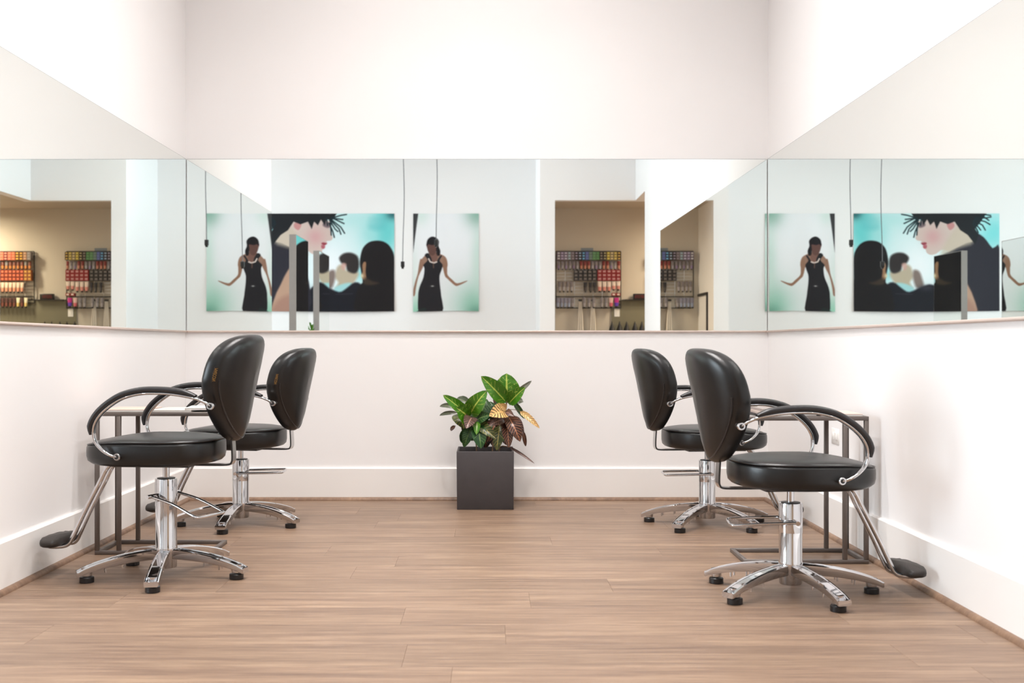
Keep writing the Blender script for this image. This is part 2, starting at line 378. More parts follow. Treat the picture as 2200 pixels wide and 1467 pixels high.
def leg_mesh():
    mb = MB(); st = []
    for i in range(15):
        t = i/14; r = .036+.300*t
        top = .112-.010*t-.048*t**2.0-.004*t**6
        h = .040-.018*t**1.5; wd = .021+.006*t
        if t > .93: top -= .002
        st.append((r, top, h, wd))
    v = []; f = []
    for r, top, h, wd in st:
        rc = .0035
        sec = [(-wd+.003, top-h), (-wd, top-h+.004), (-wd-.0005, top-.004), (-wd+.003, top), (-wd+.007, top-.0005), (-wd+.009, top-rc), (wd-.009, top-rc), (wd-.007, top-.0005), (wd-.003, top), (wd+.0005, top-.004), (wd, top-h+.004), (wd-.003, top-h)]
        v += [(r, y, z) for y, z in sec]
    k = 12
    for i in range(len(st)-1):
        for q in range(k): f.append((i*k+q, i*k+(q+1) % k, (i+1)*k+(q+1) % k, (i+1)*k+q))
    f.append(tuple(range(k))[::-1])
    # raised end lip
    r, top, h, wd = st[-1]; n0 = len(v)
    v += [(r+.006, y*.96, z-.001 if i in (3, 4, 7, 8) else (z+.001 if i in (5, 6) else z)) for i, (y, z) in enumerate([(p[1], p[2]) for p in v[-12:]])]
    for q in range(k): f.append((n0-k+q, n0-k+(q+1) % k, n0+(q+1) % k, n0+q))
    f.append(tuple(range(n0, n0+k)))
    # boss for the foot and two cast ribs under the leg
    mb.add(v, f); mb.lathe([(.019, .026), (.021, .034), (.021, .058)], 14, c=(.303, 0))
    for rr, zt in ((.17, .098), (.235, .086)): mb.lathe([(.0035, zt-.05), (.0035, zt-.02)], 6, c=(rr, .016)); mb.lathe([(.0035, zt-.05), (.0035, zt-.02)], 6, c=(rr, -.016))
    return mb
PROTO = {}
def chair(label, X, Y, rz, zs, base_world, pedal_world, pedal_drop, first=False):
    t = thing('styling_chair', label, 'chair', (X, Y, 0), rz, 'black salon styling chairs')
    def part(key, name, mk, parent, z=0, rot=0):
        if key in PROTO:
            o = PROTO[key].copy(); C.objects.link(o); o.parent = parent
        else:
            o = mk(); o.parent = parent; PROTO[key] = o
        o.location = (0, 0, z); o.rotation_euler = (0, 0, rot)
        return o
    # base
    def mk():
        o = MB().lathe([(.040, .036), (.0425, .040), (.0425, .095), (.0445, .10), (.0445, .118), (.0425, .124), (.0425, .30)], 36).build('column', CHROME, smooth=40); return o
    part('col', 'column', mk, t)
    def mk():
        o = MB().lathe([(.0437, 0), (.0437, .106), (.0425, .110), (.036, .110)], 36).build('column_sleeve', CHROME, smooth=40); return o
    sl = part('slv', 'column_sleeve', mk, t, zs-.175)
    def mk(): return MB().lathe([(.0355, 0), (.0355, .0035), (.02, .005)], 30).build('gasket', BLACKP, smooth=40)
    part('gsk', 'gasket', mk, sl, .1095)
    def mk():
        return MB().lathe([(.014, -.10), (.014, .02)], 20).lathe([(.05, -.004), (.075, .006)], 20).build('piston', CHROME, smooth=40)
    part('pst', 'piston', mk, t, zs)
    for k in range(5):
        a = base_world-rz+2*PI*k/5
        lg = part('leg', 'leg', lambda: leg_mesh().build('leg', CHROME, smooth=38), t, 0, a)
        def mk(): return MB().lathe([(.026, 0), (.028, .002), (.028, .020), (.0255, .0225), (.012, .0235)], 24, c=(.303, 0)).build('foot', BLACKP, smooth=40)
        ft = part('foot', 'foot', mk, lg)
        def mk(): return MB().lathe([(.006, .022), (.006, .05)], 12, c=(.303, 0)).build('foot_screw', CHROME2, smooth=40)
        part('fscr', 'foot_screw', mk, lg)
    # pump pedal: chrome loop
    pz = zs-.130; pa = pedal_world-rz
    pts = [(-.012, .078, 0), (.10, .082, -.35*pedal_drop), (.205, .085, -.92*pedal_drop), (.225, .070, -pedal_drop), (.228, .0, -pedal_drop), (.225, -.070, -pedal_drop), (.205, -.085, -.92*pedal_drop), (.10, -.082, -.35*pedal_drop), (-.012, -.078, 0)]
    pd = MB().sweep(spline(pts, 4), circ(.0058, 10)).sweep([(-.012, -.100, 0), (-.012, .095, 0)], circ(.0085, 12), up=(0, 0, 1))
    pd.sweep([(-.012, -.045, 0), (.0, -.045, -.02)], circ(.011, 8))
    p = pd.build('pump_pedal', CHROME, t, smooth=50); p.location = (0, 0, pz); p.rotation_euler = (0, 0, pa)
    # seat
    def mk():
        v, f = seat_mesh(); return obj('seat', v, f, LEATHER, smooth=True)
    st = part('seat', 'seat', mk, t, zs)
    def mk():
        v, f = seat_mesh([(.983, .0925)]); return MB().sweep(v, circ(.0026, 6), closed=True).build('piping', PIPING, smooth=60)
    part('spip', 'piping', mk, st)
    def mk(): return MB().box(-.13, -.11, -.010, .17, .11, .004).build('seat_plate', BLACKM)
    part('splate', 'seat_plate', mk, t, zs)
    def mk():
        v, f = back_mesh(); return obj('backrest', v, f, LEATHER, smooth=True)
    bk = part('back', 'backrest', mk, t, zs)
    def mk():
        pth = []
        for i in range(41):
            a = PI+.06+(PI-.12)*i/40; y, z = back_outline(a, .950)
            pth.append((back_u(y, z)-.0178, y*1.004, z))
        return MB().sweep(pth, circ(.0035, 8), up=(1, 0, 0)).build('piping', PIPING, smooth=50)
    part('pip', 'piping', mk, bk)
    # back support
    def mk():
        pth = spline([(-.10, 0, -.008), (-.20, 0, -.008), (-.262, 0, -.006), (-.276, 0, .004), (-.279, 0, .022), (-.277, 0, .07), (-.274, 0, .17)], 5)
        return MB().sweep(pth, [(-.024, -.003), (.024, -.003), (.024, .003), (-.024, .003)], up=(0, 1, 0)).build('back_support', CHROME2, smooth=40)
    # section side axis must lie along y: build by hand
    def mk2():
        pth = spline([(-.10, 0, -.008), (-.20, 0, -.008), (-.262, 0, -.006), (-.276, 0, .004), (-.279, 0, .022), (-.277, 0, .07), (-.270, 0, .17)], 5)
        mb = MB(); v = []; f = []; mm = []
        for i, p_ in enumerate(pth):
            a = pth[max(0, i-1)]; b = pth[min(len(pth)-1, i+1)]; tt = (b-a).normalized(); nn = Vector((-tt.z, 0, tt.x))
            for (y, q) in ((-.022, -.0035), (.022, -.0035), (.022, .0035), (-.022, .0035)): v.append(p_+Vector((0, y, 0))+nn*q)
        for i in range(len(pth)-1):
            for q in range(4): f.append((i*4+q, i*4+(q+1) % 4, (i+1)*4+(q+1) % 4, (i+1)*4+q)); mm.append(1 if q in (1, 3) else 0)
        f += [(0, 1, 2, 3), tuple(len(v)-4+q for q in range(4))]; mm += [0, 0]
        return obj('back_support', v, f, CHROME2, mats=[CHROME2, BLACKM], fm=mm)
    part('sup', 'back_support', mk2, t, zs)
    for s in (1, -1):
        def mk():
            mb = MB(); pth = bar_path(s)
            mb.sweep(pth, oval(.013, .0058, 12, 2.6), up=(0, 0, 1) if False else (0, s, 0))
            return mb
        def mkbar():
            pth = bar_path(s); n = len(pth); v = []; f = []; sec = oval(1, 1, 12, 2.6); k = 12
            for i, p_ in enumerate(pth):
                a = pth[max(0, i-1)]; b = pth[min(n-1, i+1)]; tt = (b-a).normalized(); sd = Vector((0, 1, 0)); nn = tt.cross(sd).normalized()
                w_ = .0085+.0065*math.sin(PI*min(1, i/(n-1)))
                for (q, r_) in sec: v.append(p_+sd*q*w_+nn*r_*.0058)
            for i in range(n-1):
                for q in range(k): f.append((i*k+q, i*k+(q+1) % k, (i+1)*k+(q+1) % k, (i+1)*k+q))
            f += [tuple(range(k))[::-1], tuple((n-1)*k+q for q in range(k))]
            mb = MB().add(v, f)
            for (u, z) in (BAR[0], BAR[-1]):
                ring = []; fr = []
                m_ = 20
                for (rr, yy) in ((.0125, -.012), (.0145, -.010), (.0145, .006), (.0125, .009), (.0085, .009), (.0085, .005)):
                    for q in range(m_): ring.append((u+rr*math.cos(2*PI*q/m_), s*(.252+yy), z+rr*math.sin(2*PI*q/m_)))
                for jj in range(5):
                    for q in range(m_): fr.append((jj*m_+q, jj*m_+(q+1) % m_, (jj+1)*m_+(q+1) % m_, (jj+1)*m_+q))
                fr.append(tuple(range(m_))); mb.add(ring, fr)
            return mb.build('armrest', CHROME, smooth=45)
        ar = part('arm%d' % s, 'armrest', mkbar, t, zs)
        for bi, (u, z) in enumerate((BAR[0], BAR[-1])):
            def mkbolt():
                mb = MB()
                v = [(u+.008*math.cos(2*PI*q/14), s*(.252+yy), z+.008*math.sin(2*PI*q/14)) for yy in (-.045, .0065) for q in range(14)]
                mb.add(v, [(q, (q+1) % 14, 14+(q+1) % 14, 14+q) for q in range(14)]+[tuple(range(14)), tuple(range(14, 28))])
                return mb.build('bolt', BLACKM, smooth=40)
            part('bolt%d%d' % (s, bi), 'bolt', mkbolt, ar)
        def mkpad():
            pth = bar_path(s); n = len(pth); i0, i1 = 9, 52
            sub = pth[i0:i1]; v = []; f = []; k = 14; sec = oval(1, 1, k, 2.4)
            for i, p_ in enumerate(sub):
                gi = i0+i; a = pth[gi-1]; b = pth[gi+1]; tt = (b-a).normalized(); sd = Vector((0, 1, 0)); nn = tt.cross(sd).normalized()
                if nn.z < 0 and gi < 20: nn = -nn
                # outward side: away from the loop centre
                cen = Vector((0, p_.y, .15)); 
                if nn.dot(p_-cen) < 0: nn = -nn
                tt_ = i/(len(sub)-1); e = min(1, .45+6*min(tt_, 1-tt_))
                c_ = p_+nn*(.0050+.0100*e)
                for (q, r_) in sec: v.append(c_+sd*q*.0175*(.75+.25*e)+nn*r_*.0112*e)
            m_ = len(sub)
            for i in range(m_-1):
                for q in range(k): f.append((i*k+q, i*k+(q+1) % k, (i+1)*k+(q+1) % k, (i+1)*k+q))
            f += [tuple(range(k))[::-1], tuple((m_-1)*k+q for q in range(k))]
            return MB().add(v, f).build('arm_pad', PADM, smooth=60)
        part('apad%d' % s, 'arm_pad', mkpad, ar)
    # footrest: two chrome tubes and a ribbed rubber pad
    def mk():
        mb = MB()
        for s in (1, -1):
            pth = spline([(.16, s*.026, -.004), (.225, s*.026, -.012), (.27, s*.027, -.09), (.33, s*.028, -.205), (.375, s*.030, -.300), (.392, s*.032, -.328), (.415, s*.038, -.338), (.45, s*.052, -.338), (.480, s*.055, -.334)], 5)
            mb.sweep(pth, circ(.0095, 12), up=(0, 1, 0))
        return mb.build('footrest', CHROME, smooth=50)
    fr_ = part('frest', 'footrest', mk, t, zs)
    def mk():
        v = []; f = []; n = 40
        prof = [(0, -.016), (.85, -.016), (.97, -.010), (1.0, 0.0), (.97, .010), (.88, .0155), (0, .018)]
        for s, z in prof:
            for k in range(n):
                q = 2*PI*k/n; c = math.cos(q); g = math.sin(q); e = 3.6
                x = .043*s*math.copysign(abs(c)**(2/e), c); y = .132*s*math.copysign(abs(g)**(2/e), g)
                x += -.016*(abs(y)/.132)**2+.006
                zz = z+(.0014*math.cos(y*420) if z > .012 else 0)
                v.append((.4465+x, y, -.3165+zz+(-.06)*x*0))
        for j_ in range(len(prof)-1):
            for k in range(n): f.append((j_*n+k, j_*n+(k+1) % n, (j_+1)*n+(k+1) % n, (j_+1)*n+k))
        return obj('foot_pad', v, f, RUBBER, smooth=True)
    part('fpad', 'foot_pad', mk, fr_)
    return t, bk
def brand_tag(bk, s):
    """small woven label with gold lettering on the side seam; s = side"""
    tl = MB(); n = 12; z0, z1 = .330, .388; v = []; f = []
    def pt(z, dx, off):
        # widest silhouette line at height z, a little behind it
        lo, hi = (0, PI/2) if z >= ZC else (-PI/2, 0)
        for _ in range(40):
            m_ = (lo+hi)/2
            if back_outline(m_, 1.0)[1] < z: lo = m_
            else: hi = m_
        y = back_outline(lo, 1.0)[0]
        return Vector((back_u(y, z)+.002+dx, s*(y+off-max(0, -dx-.002)*.75), z))
    for i in range(n+1):
        z = z0+(z1-z0)*i/n
        v += [pt(z, -.016, .0022), pt(z, .002, .0022)]
    f = [(2*i, 2*i+1, 2*i+3, 2*i+2) for i in range(n)]
    o = obj('brand_tag', v, f, BLACKP, bk); md = o.modifiers.new('s', 'SOLIDIFY'); md.thickness = .002; md.offset = 0
    o['label'] = 'small black woven tag with gold letters'
    cu = bpy.data.curves.new('lettering', 'FONT'); cu.body = 'MAECON'; cu.size = .0165; cu.align_x = 'CENTER'; cu.align_y = 'CENTER'
    cu.extrude = .0002; cu.materials.append(GOLD); cu.space_character = 1.0
    to = bpy.data.objects.new('lettering', cu); C.objects.link(to)
    dg = bpy.context.evaluated_depsgraph_get(); me = bpy.data.meshes.new_from_object(to.evaluated_get(dg)); bpy.data.objects.remove(to)
    me.materials.clear(); me.materials.append(GOLD)
    wds = max(abs(x.co.x) for x in me.vertices)
    for x in me.vertices:
        z = (z0+z1)/2 - x.co.x/wds*(z1-z0)*.42
        q = pt(z, -.007+(-x.co.y)*s*-1*.95*s, .0036)
        x.co = q
    tx = bpy.data.objects.new('lettering', me); C.objects.link(tx); tx.parent = bk
    return tx
d = math.radians
chairs = {}
chairs['LF'] = chair('nearer black styling chair on the left, in front of the steel side table', -1.308, 4.556, PI-.082, .459, d(204.7), d(-24), .070)
chairs['RF'] = chair('nearer black styling chair on the right, nearest of all to the floor foreground', 1.1285, 4.2375, .080, .405, d(143.3), d(174), .012)
chairs['LB'] = chair('farther black styling chair on the left, close to the back wall', -1.298, 5.873, PI-.165, .403, d(193.5), d(2), -.004)
chairs['RB'] = chair('farther black styling chair on the right, close to the back wall', 1.1264, 5.856, .114, .400, d(161.1), d(178), .004)
brand_tag(chairs['LF'][1], 1); brand_tag(chairs['LB'][1], 1)

# ------------------------------------------------------------------ steel side tables with magazines
def steel_table(label, s, xo, xi, y0, y1, post_x, zt):
    """xo: wall side, xi: free side, s = +1 when wall is at +x"""
    t = thing('side_table', label, 'table', ((xo+xi)/2, (y0+y1)/2, 0), 0, 'steel tube side tables')
    cx, cyy = (xo+xi)/2, (y0+y1)/2; b = .009
    def tube(name, a, c, m=STEEL):
        lo = [min(a[i], c[i])-(b if a[i] == c[i] else 0) for i in range(3)]; hi = [max(a[i], c[i])+(b if a[i] == c[i] else 0) for i in range(3)]
        o = MB().box(lo[0]-cx, lo[1]-cyy, lo[2], hi[0]-cx, hi[1]-cyy, hi[2]).build(name, m, t); bevel(o, .0015, 1); return o
    A, B_, Y0, Y1 = xo-s*b, xi+s*b, y0+b, y1-b
    for nm, z in (('base_bar', b), ('top_bar', zt-b)):
        tube(nm, (A+s*b, Y0, z), (B_-s*b, Y0, z)); tube(nm, (A+s*b, Y1, z), (B_-s*b, Y1, z))
        tube(nm, (A, Y0+b, z), (A, Y1-b, z)); tube(nm, (B_, Y0+b, z), (B_, Y1-b, z))
    for y in (Y0, Y1):
        for x in (A, post_x): tube('post', (x, y, 2*b), (x, y, zt-2*b))
    o = MB().box(min(A, B_)-cx+b, Y0-cyy+b, zt-.008, max(A, B_)-cx-b, Y1-cyy-b, zt-.002).build('tabletop', FRAMEM, t)
    return t
steel_table('steel tube side table against the left wall', -1, -1.757, -1.235, 5.01, 5.30, -1.651, .634)
steel_table('steel tube side table against the right wall', 1, 1.612, 1.081, 4.80, 5.085, 1.512, .628)
def magazine(label, cx, cyy, z, wx, wy, h, rz, cover):
    t = thing('magazine', label, 'magazine', (cx, cyy, z), rz)
    MB().box(-wx/2, -wy/2, .0, wx/2, wy/2, h).build('pages', PAPERW, t)
    MB().box(-wx/2-.001, -wy/2-.001, h, wx/2+.001, wy/2+.001, h+.0012).box(-wx/2-.002, -wy/2-.001, 0, -wx/2-.001, wy/2+.001, h+.0012).build('cover', cover, t)
    return h+.0012
CV = [mat('cover_'+n, srgb(*c), .3, spec=.5, var=(25, .18)) for n, c in (('pink', (236, 190, 172)), ('grey', (150, 138, 132)), ('cream', (214, 205, 196)), ('dark', (48, 42, 44)), ('taupe', (176, 156, 146)), ('white', (226, 222, 218)))]
zt = .6345
magazine('pinkish magazine on the wall side of the left steel table', -1.63, 5.155, zt, .20, .25, .008, .06, CV[0])
magazine('glossy cream magazine in the middle of the left steel table', -1.42, 5.15, zt, .19, .25, .006, -.05, CV[2])
magazine('white magazine on the free end of the left steel table', -1.285, 5.14, zt+.0075, .17, .22, .008, .12, CV[5])
zt = .6285
magazine('peach magazine on the wall side of the right steel table', 1.51, 4.94, zt, .17, .24, .008, -.04, CV[0])
z = zt; 
z += magazine('dark magazine at the bottom of the stack on the right steel table', 1.27, 4.94, z, .24, .22, .007, .10, CV[3])
z += magazine('taupe magazine in the middle of the stack on the right steel table', 1.28, 4.94, z, .25, .21, .008, -.03, CV[4])
z += magazine('grey magazine on top of the stack on the right steel table', 1.30, 4.95, z, .26, .21, .010, .03, CV[1])

# ------------------------------------------------------------------ wall outlet by the right table
ou = thing('wall_outlet', 'white wall outlet low on the right wall behind the steel table', 'outlet', (XR, 5.46, .49))
o = MB().box(-.005, -.058, -.038, 0, .058, .038).build('cover_plate', WHITEP, ou); bevel(o, .0015, 1)
for yy in (-.026, .026): o = MB().box(-.007, yy-.017, -.020, -.005, yy+.017, .020).build('socket', CHROME2 if False else WHITEP, ou); bevel(o, .001, 1)

# ------------------------------------------------------------------ planter with croton
px0, px1, py0, py1, ph = -.190, .135, 6.385, 6.705, .330
pc = ((px0+px1)/2, (py0+py1)/2)
pl = thing('potted_croton', 'croton with green and bronze leaves in a square charcoal planter against back wall', 'potted plant', (pc[0], pc[1], 0))
hw = (px1-px0)/2; hd_ = (py1-py0)/2
def ring(z, q): return [(-hw*q[0]+0, -hd_*q[1], z), (hw*q[0], -hd_*q[1], z), (hw*q[0], hd_*q[1], z), (-hw*q[0], hd_*q[1], z)]
i1 = ((hw-.011)/hw, (hd_-.011)/hd_)
v = ring(0, (.985, .985))+ring(ph, (1, 1))+ring(ph, i1)+ring(.06, (.9, .9))
f = [(0, 1, 2, 3), (12, 13, 14, 15)]
for a in (0, 4, 8):
    for q in range(4): f.append((a+q, a+(q+1) % 4, a+4+(q+1) % 4, a+4+q))
o = obj('planter', v, f, PLANTER, pl); bevel(o, .003, 2)
n = 12; v = [(-hw+.013+(2*hw-.026)*i/n, -hd_+.013+(2*hd_-.026)*jj/n, .275+rnd.uniform(-.006, .008)) for jj in range(n+1) for i in range(n+1)]
so = obj('soil', v, [(jj*(n+1)+i, jj*(n+1)+i+1, (jj+1)*(n+1)+i+1, (jj+1)*(n+1)+i) for jj in range(n) for i in range(n)], SOIL, pl, True)
so['kind'] = 'stuff'
def leaf_material(name, base, vein, spot, vw=.10, freq=9, nlo=.45):
    m = bpy.data.materials.new(name); m.use_nodes = True; nt = m.node_tree; N = nt.nodes; L = nt.links; b = N['Principled BSDF']
    uv = N.new('ShaderNodeUVMap'); sp = N.new('ShaderNodeSeparateXYZ'); L.new(uv.outputs[0], sp.inputs[0])
    def M(op, a, b_=None, c=None):
        q = N.new('ShaderNodeMath'); q.operation = op
        for i, x in enumerate((a, b_, c)):
            if x is None: continue
            if isinstance(x, (int, float)): q.inputs[i].default_value = x
            else: L.new(x, q.inputs[i])
        return q.outputs[0]
    au = M('ABSOLUTE', M('SUBTRACT', sp.outputs[0], .5))
    mid = M('LESS_THAN', au, .035)
    ph_ = M('FRACT', M('MULTIPLY', M('SUBTRACT', sp.outputs[1], M('MULTIPLY', au, .42)), float(freq)))
    lat = M('LESS_THAN', ph_, vw*1.6)
    nz = N.new('ShaderNodeTexNoise'); nz.inputs['Scale'].default_value = 9; tc = N.new('ShaderNodeTexCoord'); L.new(tc.outputs['Object'], nz.inputs['Vector']); nz.inputs['Scale'].default_value = 30
    lat = M('MULTIPLY', lat, M('GREATER_THAN', nz.outputs['Fac'], nlo))
    fac = M('MINIMUM', M('ADD', mid, lat), 1.0)
    n2 = N.new('ShaderNodeTexNoise'); n2.inputs['Scale'].default_value = 75; L.new(tc.outputs['Object'], n2.inputs['Vector'])
    sf = M('GREATER_THAN', n2.outputs['Fac'], .70)
    mx = N.new('ShaderNodeMix'); mx.data_type = 'RGBA'; mx.inputs[6].default_value = base; mx.inputs[7].default_value = spot; L.new(sf, mx.inputs[0])
    n3 = N.new('ShaderNodeTexNoise'); n3.inputs['Scale'].default_value = 12; L.new(tc.outputs['Object'], n3.inputs['Vector'])
    mv = N.new('ShaderNodeMix'); mv.data_type = 'RGBA'; mv.blend_type = 'MULTIPLY'; mv.inputs[0].default_value = .5; L.new(mx.outputs[2], mv.inputs[6]); L.new(n3.outputs['Color'], mv.inputs[7])
    m2 = N.new('ShaderNodeMix'); m2.data_type = 'RGBA'; m2.inputs[7].default_value = vein; L.new(mv.outputs[2], m2.inputs[6]); L.new(fac, m2.inputs[0])
    L.new(m2.outputs[2], b.inputs['Base Color']); b.inputs['Roughness'].default_value = .32; b.inputs['Specular IOR Level'].default_value = .5
    b.inputs['Subsurface Weight'].default_value = 0
    bp = N.new('ShaderNodeBump'); bp.inputs['Strength'].default_value = .4; bp.inputs['Distance'].default_value = .002; L.new(fac, bp.inputs['Height']); L.new(bp.outputs[0], b.inputs['Normal'])
    return m
LM = {'b': leaf_material('leaf_bright_green', srgb(72, 132, 20), srgb(176, 190, 84), srgb(190, 200, 90), .05, 8, .52),
      'g': leaf_material('leaf_deep_green', srgb(38, 78, 34), srgb(104, 136, 70), srgb(110, 130, 60), .07, 9, .45),
      'o': leaf_material('leaf_olive', srgb(66, 76, 34), srgb(168, 152, 76), srgb(140, 130, 60), .07, 8, .42),
      'r': leaf_material('leaf_bronze', srgb(62, 36, 28), srgb(176, 116, 82), srgb(120, 70, 50), .09, 10, .36),
      'p': leaf_material('leaf_purple_brown', srgb(92, 68, 62), srgb(170, 134, 118), srgb(120, 90, 80), .08, 9, .4),
      'c': leaf_material('leaf_variegated_cream', srgb(70, 62, 34), srgb(226, 180, 116), srgb(210, 170, 110), .42, 8, .1),
      'k': leaf_material('leaf_grey_green', srgb(92, 98, 76), srgb(140, 142, 112), srgb(110, 110, 80), .06, 8, .5)}
def P8(x, y, Y): # from the measuring crop of the plant
    pxx = 930+x/7.72; pyy = 790+y/7.72
    return Vector(((pxx-1053)*Y/F-pc[0], Y-pc[1], CAMZ-(pyy-742)*Y/F))
def leaf(b, t, wd, kind, yb=6.55, yt=6.50, bow=.12, face=None, fold=.18, lift=0.0, sag=0.0):
    A = P8(b[0], b[1], yb); B_ = P8(t[0], t[1], yt); L_ = (B_-A).length; W = wd*1.16/7.72*6.5/F
    ax = (B_-A).normalized()
    fn = Vector(face or (0, -1, .35)).normalized(); sd = ax.cross(fn)
    if sd.length < .05: sd = ax.cross(Vector((1, 0, 0)))
    sd.normalize(); nn = sd.cross(ax).normalized()
    nu, nv = 6, 14; v = []; uvs = []
    for j_ in range(nv+1):
        q = j_/nv; wprof = math.sin(PI*min(1, q**.80))**.62*.5 if 0 < q < 1 else .0
        if q < .12: wprof *= q/.12
        c = A+ax*L_*q+nn*L_*bow*math.sin(PI*q)+Vector((0, 0, lift*math.sin(PI*q)-sag*q*q))
        for i in range(nu+1):
            s_ = i/nu*2-1; wv = wprof*W*s_
            v.append(c+sd*wv+nn*(abs(s_)**1.4*fold*W*wprof*2)+nn*(.02*W*math.sin(j_*1.7+i)))
            uvs.append((i/nu, q))
    f = [(j_*(nu+1)+i, j_*(nu+1)+i+1, (j_+1)*(nu+1)+i+1, (j_+1)*(nu+1)+i) for j_ in range(nv) for i in range(nu)]
    me = bpy.data.meshes.new('leaf'); me.from_pydata([tuple(x) for x in v], [], f); me.materials.append(LM[kind])
    ul = me.uv_layers.new(name='UVMap')
    for lp in me.loops: ul.data[lp.index].uv = uvs[lp.vertex_index]
    me.polygons.foreach_set('use_smooth', [True]*len(f)); me.update()
    o = bpy.data.objects.new('leaf', me); C.objects.link(o); o.parent = pl
    return o
S = lambda *p: MB().sweep(spline([P8(x, y, Y) for x, y, Y in p], 5), circ(.0042, 8)).build('stem', STEMM, pl, smooth=50)
S((728, 1470, 6.50), (722, 1300, 6.51), (690, 1080, 6.53), (612, 825, 6.55)); S((985, 1470, 6.50), (1005, 1200, 6.52), (1110, 950, 6.54), (1195, 760, 6.55), (1225, 560, 6.55))
S((1080, 1440, 6.56), (1130, 1310, 6.57), (1240, 1310, 6.53))
LV = [((1222, 580), (800, 138), 250, 'b', 6.55, 6.46, .05), ((1226, 590), (1222, 92), 390, 'b', 6.56, 6.55, .10), ((1255, 600), (1530, 325), 190, 'b', 6.54, 6.47, .08),
      ((1330, 470), (1640, 213), 80, 'k', 6.58, 6.62, -.05), ((1265, 620), (1500, 560), 95, 'k', 6.58, 6.64, .35), ((1330, 560), (1520, 845), 85, 'g', 6.56, 6.60, .1),
      ((1440, 720), (1772, 1005), 92, 'c', 6.52, 6.44, .14), ((1205, 730), (935, 800), 240, 'c', 6.50, 6.38, .12),
      ((600, 830), (385, 660), 300, 'b', 6.52, 6.44, .08), ((590, 790), (168, 450), 165, 'b', 6.55, 6.50, .05), ((610, 800), (900, 372), 260, 'b', 6.54, 6.47, .20),
      ((430, 665), (112, 640), 75, 'k', 6.57, 6.62, .22), ((420, 745), (108, 792), 62, 'k', 6.57, 6.62, .18), ((420, 760), (520, 1010), 230, 'o', 6.54, 6.46, .16),
      ((650, 820), (552, 1008), 190, 'p', 6.50, 6.40, .12), ((610, 600), (400, 505), 130, 'k', 6.60, 6.64, .1), ((735, 890), (722, 1110), 100, 'b', 6.47, 6.42, .1),
      ((745, 930), (800, 1340), 220, 'g', 6.48, 6.42, .10), ((735, 925), (1045, 1175), 160, 'o', 6.50, 6.41, .12), ((650, 960), (512, 1320), 150, 'g', 6.50, 6.48, .14),
      ((590, 1000), (480, 1250), 150, 'g', 6.56, 6.58, .10), ((1110, 950), (1058, 1372), 170, 'o', 6.50, 6.44, .12), ((1222, 860), (1262, 1325), 165, 'r', 6.49, 6.43, .10),
      ((1250, 800), (1450, 1225), 200, 'r', 6.50, 6.42, .16), ((1290, 815), (1505, 1110), 160, 'p', 6.52, 6.46, .20), ((1490, 1040), (1540, 1305), 62, 'r', 6.56, 6.58, .1),
      ((700, 890), (960, 780), 190, 'g', 6.52, 6.44, .15), ((900, 520), (740, 900), 240, 'g', 6.60, 6.58, .1), ((960, 560), (900, 860), 260, 'g', 6.62, 6.58, .08),
      ((1100, 800), (900, 1230), 220, 'r', 6.60, 6.56, .08), ((1060, 940), (1000, 1310), 200, 'r', 6.62, 6.58, .06), ((1180, 860), (930, 960), 130, 'p', 6.48, 6.40, .15),
      ((1150, 690), (1060, 520), 110, 'g', 6.60, 6.62, .08), ((1150, 690), (1000, 500), 110, 'r', 6.62, 6.62, .06), ((1220, 690), (1080, 610), 110, 'c', 6.50, 6.46, .1),
      ((1200, 740), (1345, 805), 110, 'p', 6.50, 6.44, .2), ((1160, 900), (1240, 1290), 200, 'r', 6.60, 6.60, .05), ((1250, 1305), (1690, 1590), 42, 'p', 6.52, 6.42, .08),
      ((380, 960), (292, 1040), 60, 'r', 6.58, 6.62, .1), ((700, 600), (760, 900), 240, 'g', 6.62, 6.6, .05), ((640, 1120), (720, 1210), 90, 'r', 6.60, 6.60, .1),
      ((1270, 760), (1240, 1000), 170, 'r', 6.58, 6.56, .06), ((860, 1000), (880, 1330), 190, 'r', 6.60, 6.60, .05)]
rl = random.Random(11)
for i in range(22):
    bx_, by_ = rl.choice([(640, 860), (700, 930), (1190, 820), (1120, 930), (1210, 760), (950, 900)])
    a_ = rl.uniform(.15, 1.0)*PI; ln = rl.uniform(230, 380)
    LV.append(((bx_, by_), (bx_+ln*math.cos(a_)*.75, by_+ln*math.sin(a_)), rl.uniform(120, 190), rl.choice('ggro' if bx_ < 1000 else 'rrgrp'), 6.57+rl.uniform(0, .05), 6.58+rl.uniform(-.03, .06), .12))
for L_ in LV: leaf(*L_[:4], yb=L_[4], yt=L_[5], bow=L_[6])
MB().sweep(spline([P8(1222, 715, 6.55), P8(1300, 692, 6.53), P8(1380, 700, 6.52), P8(1450, 726, 6.52)], 4), circ(.0018, 6)).build('stem', STEMM, pl, smooth=50)

# ------------------------------------------------------------------ free-standing mirror stations (seen in the wall mirrors)
def station(label, x, y0, y1, z1):
    t = thing('mirror_station', label, 'mirror', (x, (y0+y1)/2, 0), 0, 'double-sided mirror stations')
    h = (y1-y0)/2; fr = .030; d_ = .033
    mb = MB().box(-d_, -h, 0, d_, -h+fr, z1).box(-d_, h-fr, 0, d_, h, z1).box(-d_, -h+fr, z1-fr, d_, h-fr, z1).box(-d_, -h+fr, 0, d_, h-fr, .3)
    mb.build('frame', FRAMEM, t)
    for s in (1, -1):
        MB().box(min(s*(d_-.006), s*(d_+.001)), -h+.006, .30, max(s*(d_-.006), s*(d_+.001)), h-.006, z1-.006).build('mirror_glass', MIRROR, t)
    return t
station('grey-edged standing mirror station with posters reflected, the nearer of two', -1.885, 2.09, 2.81, 1.99)
station('grey-edged standing mirror station with posters reflected, the farther of two', -1.945, .17, .96, 1.99)
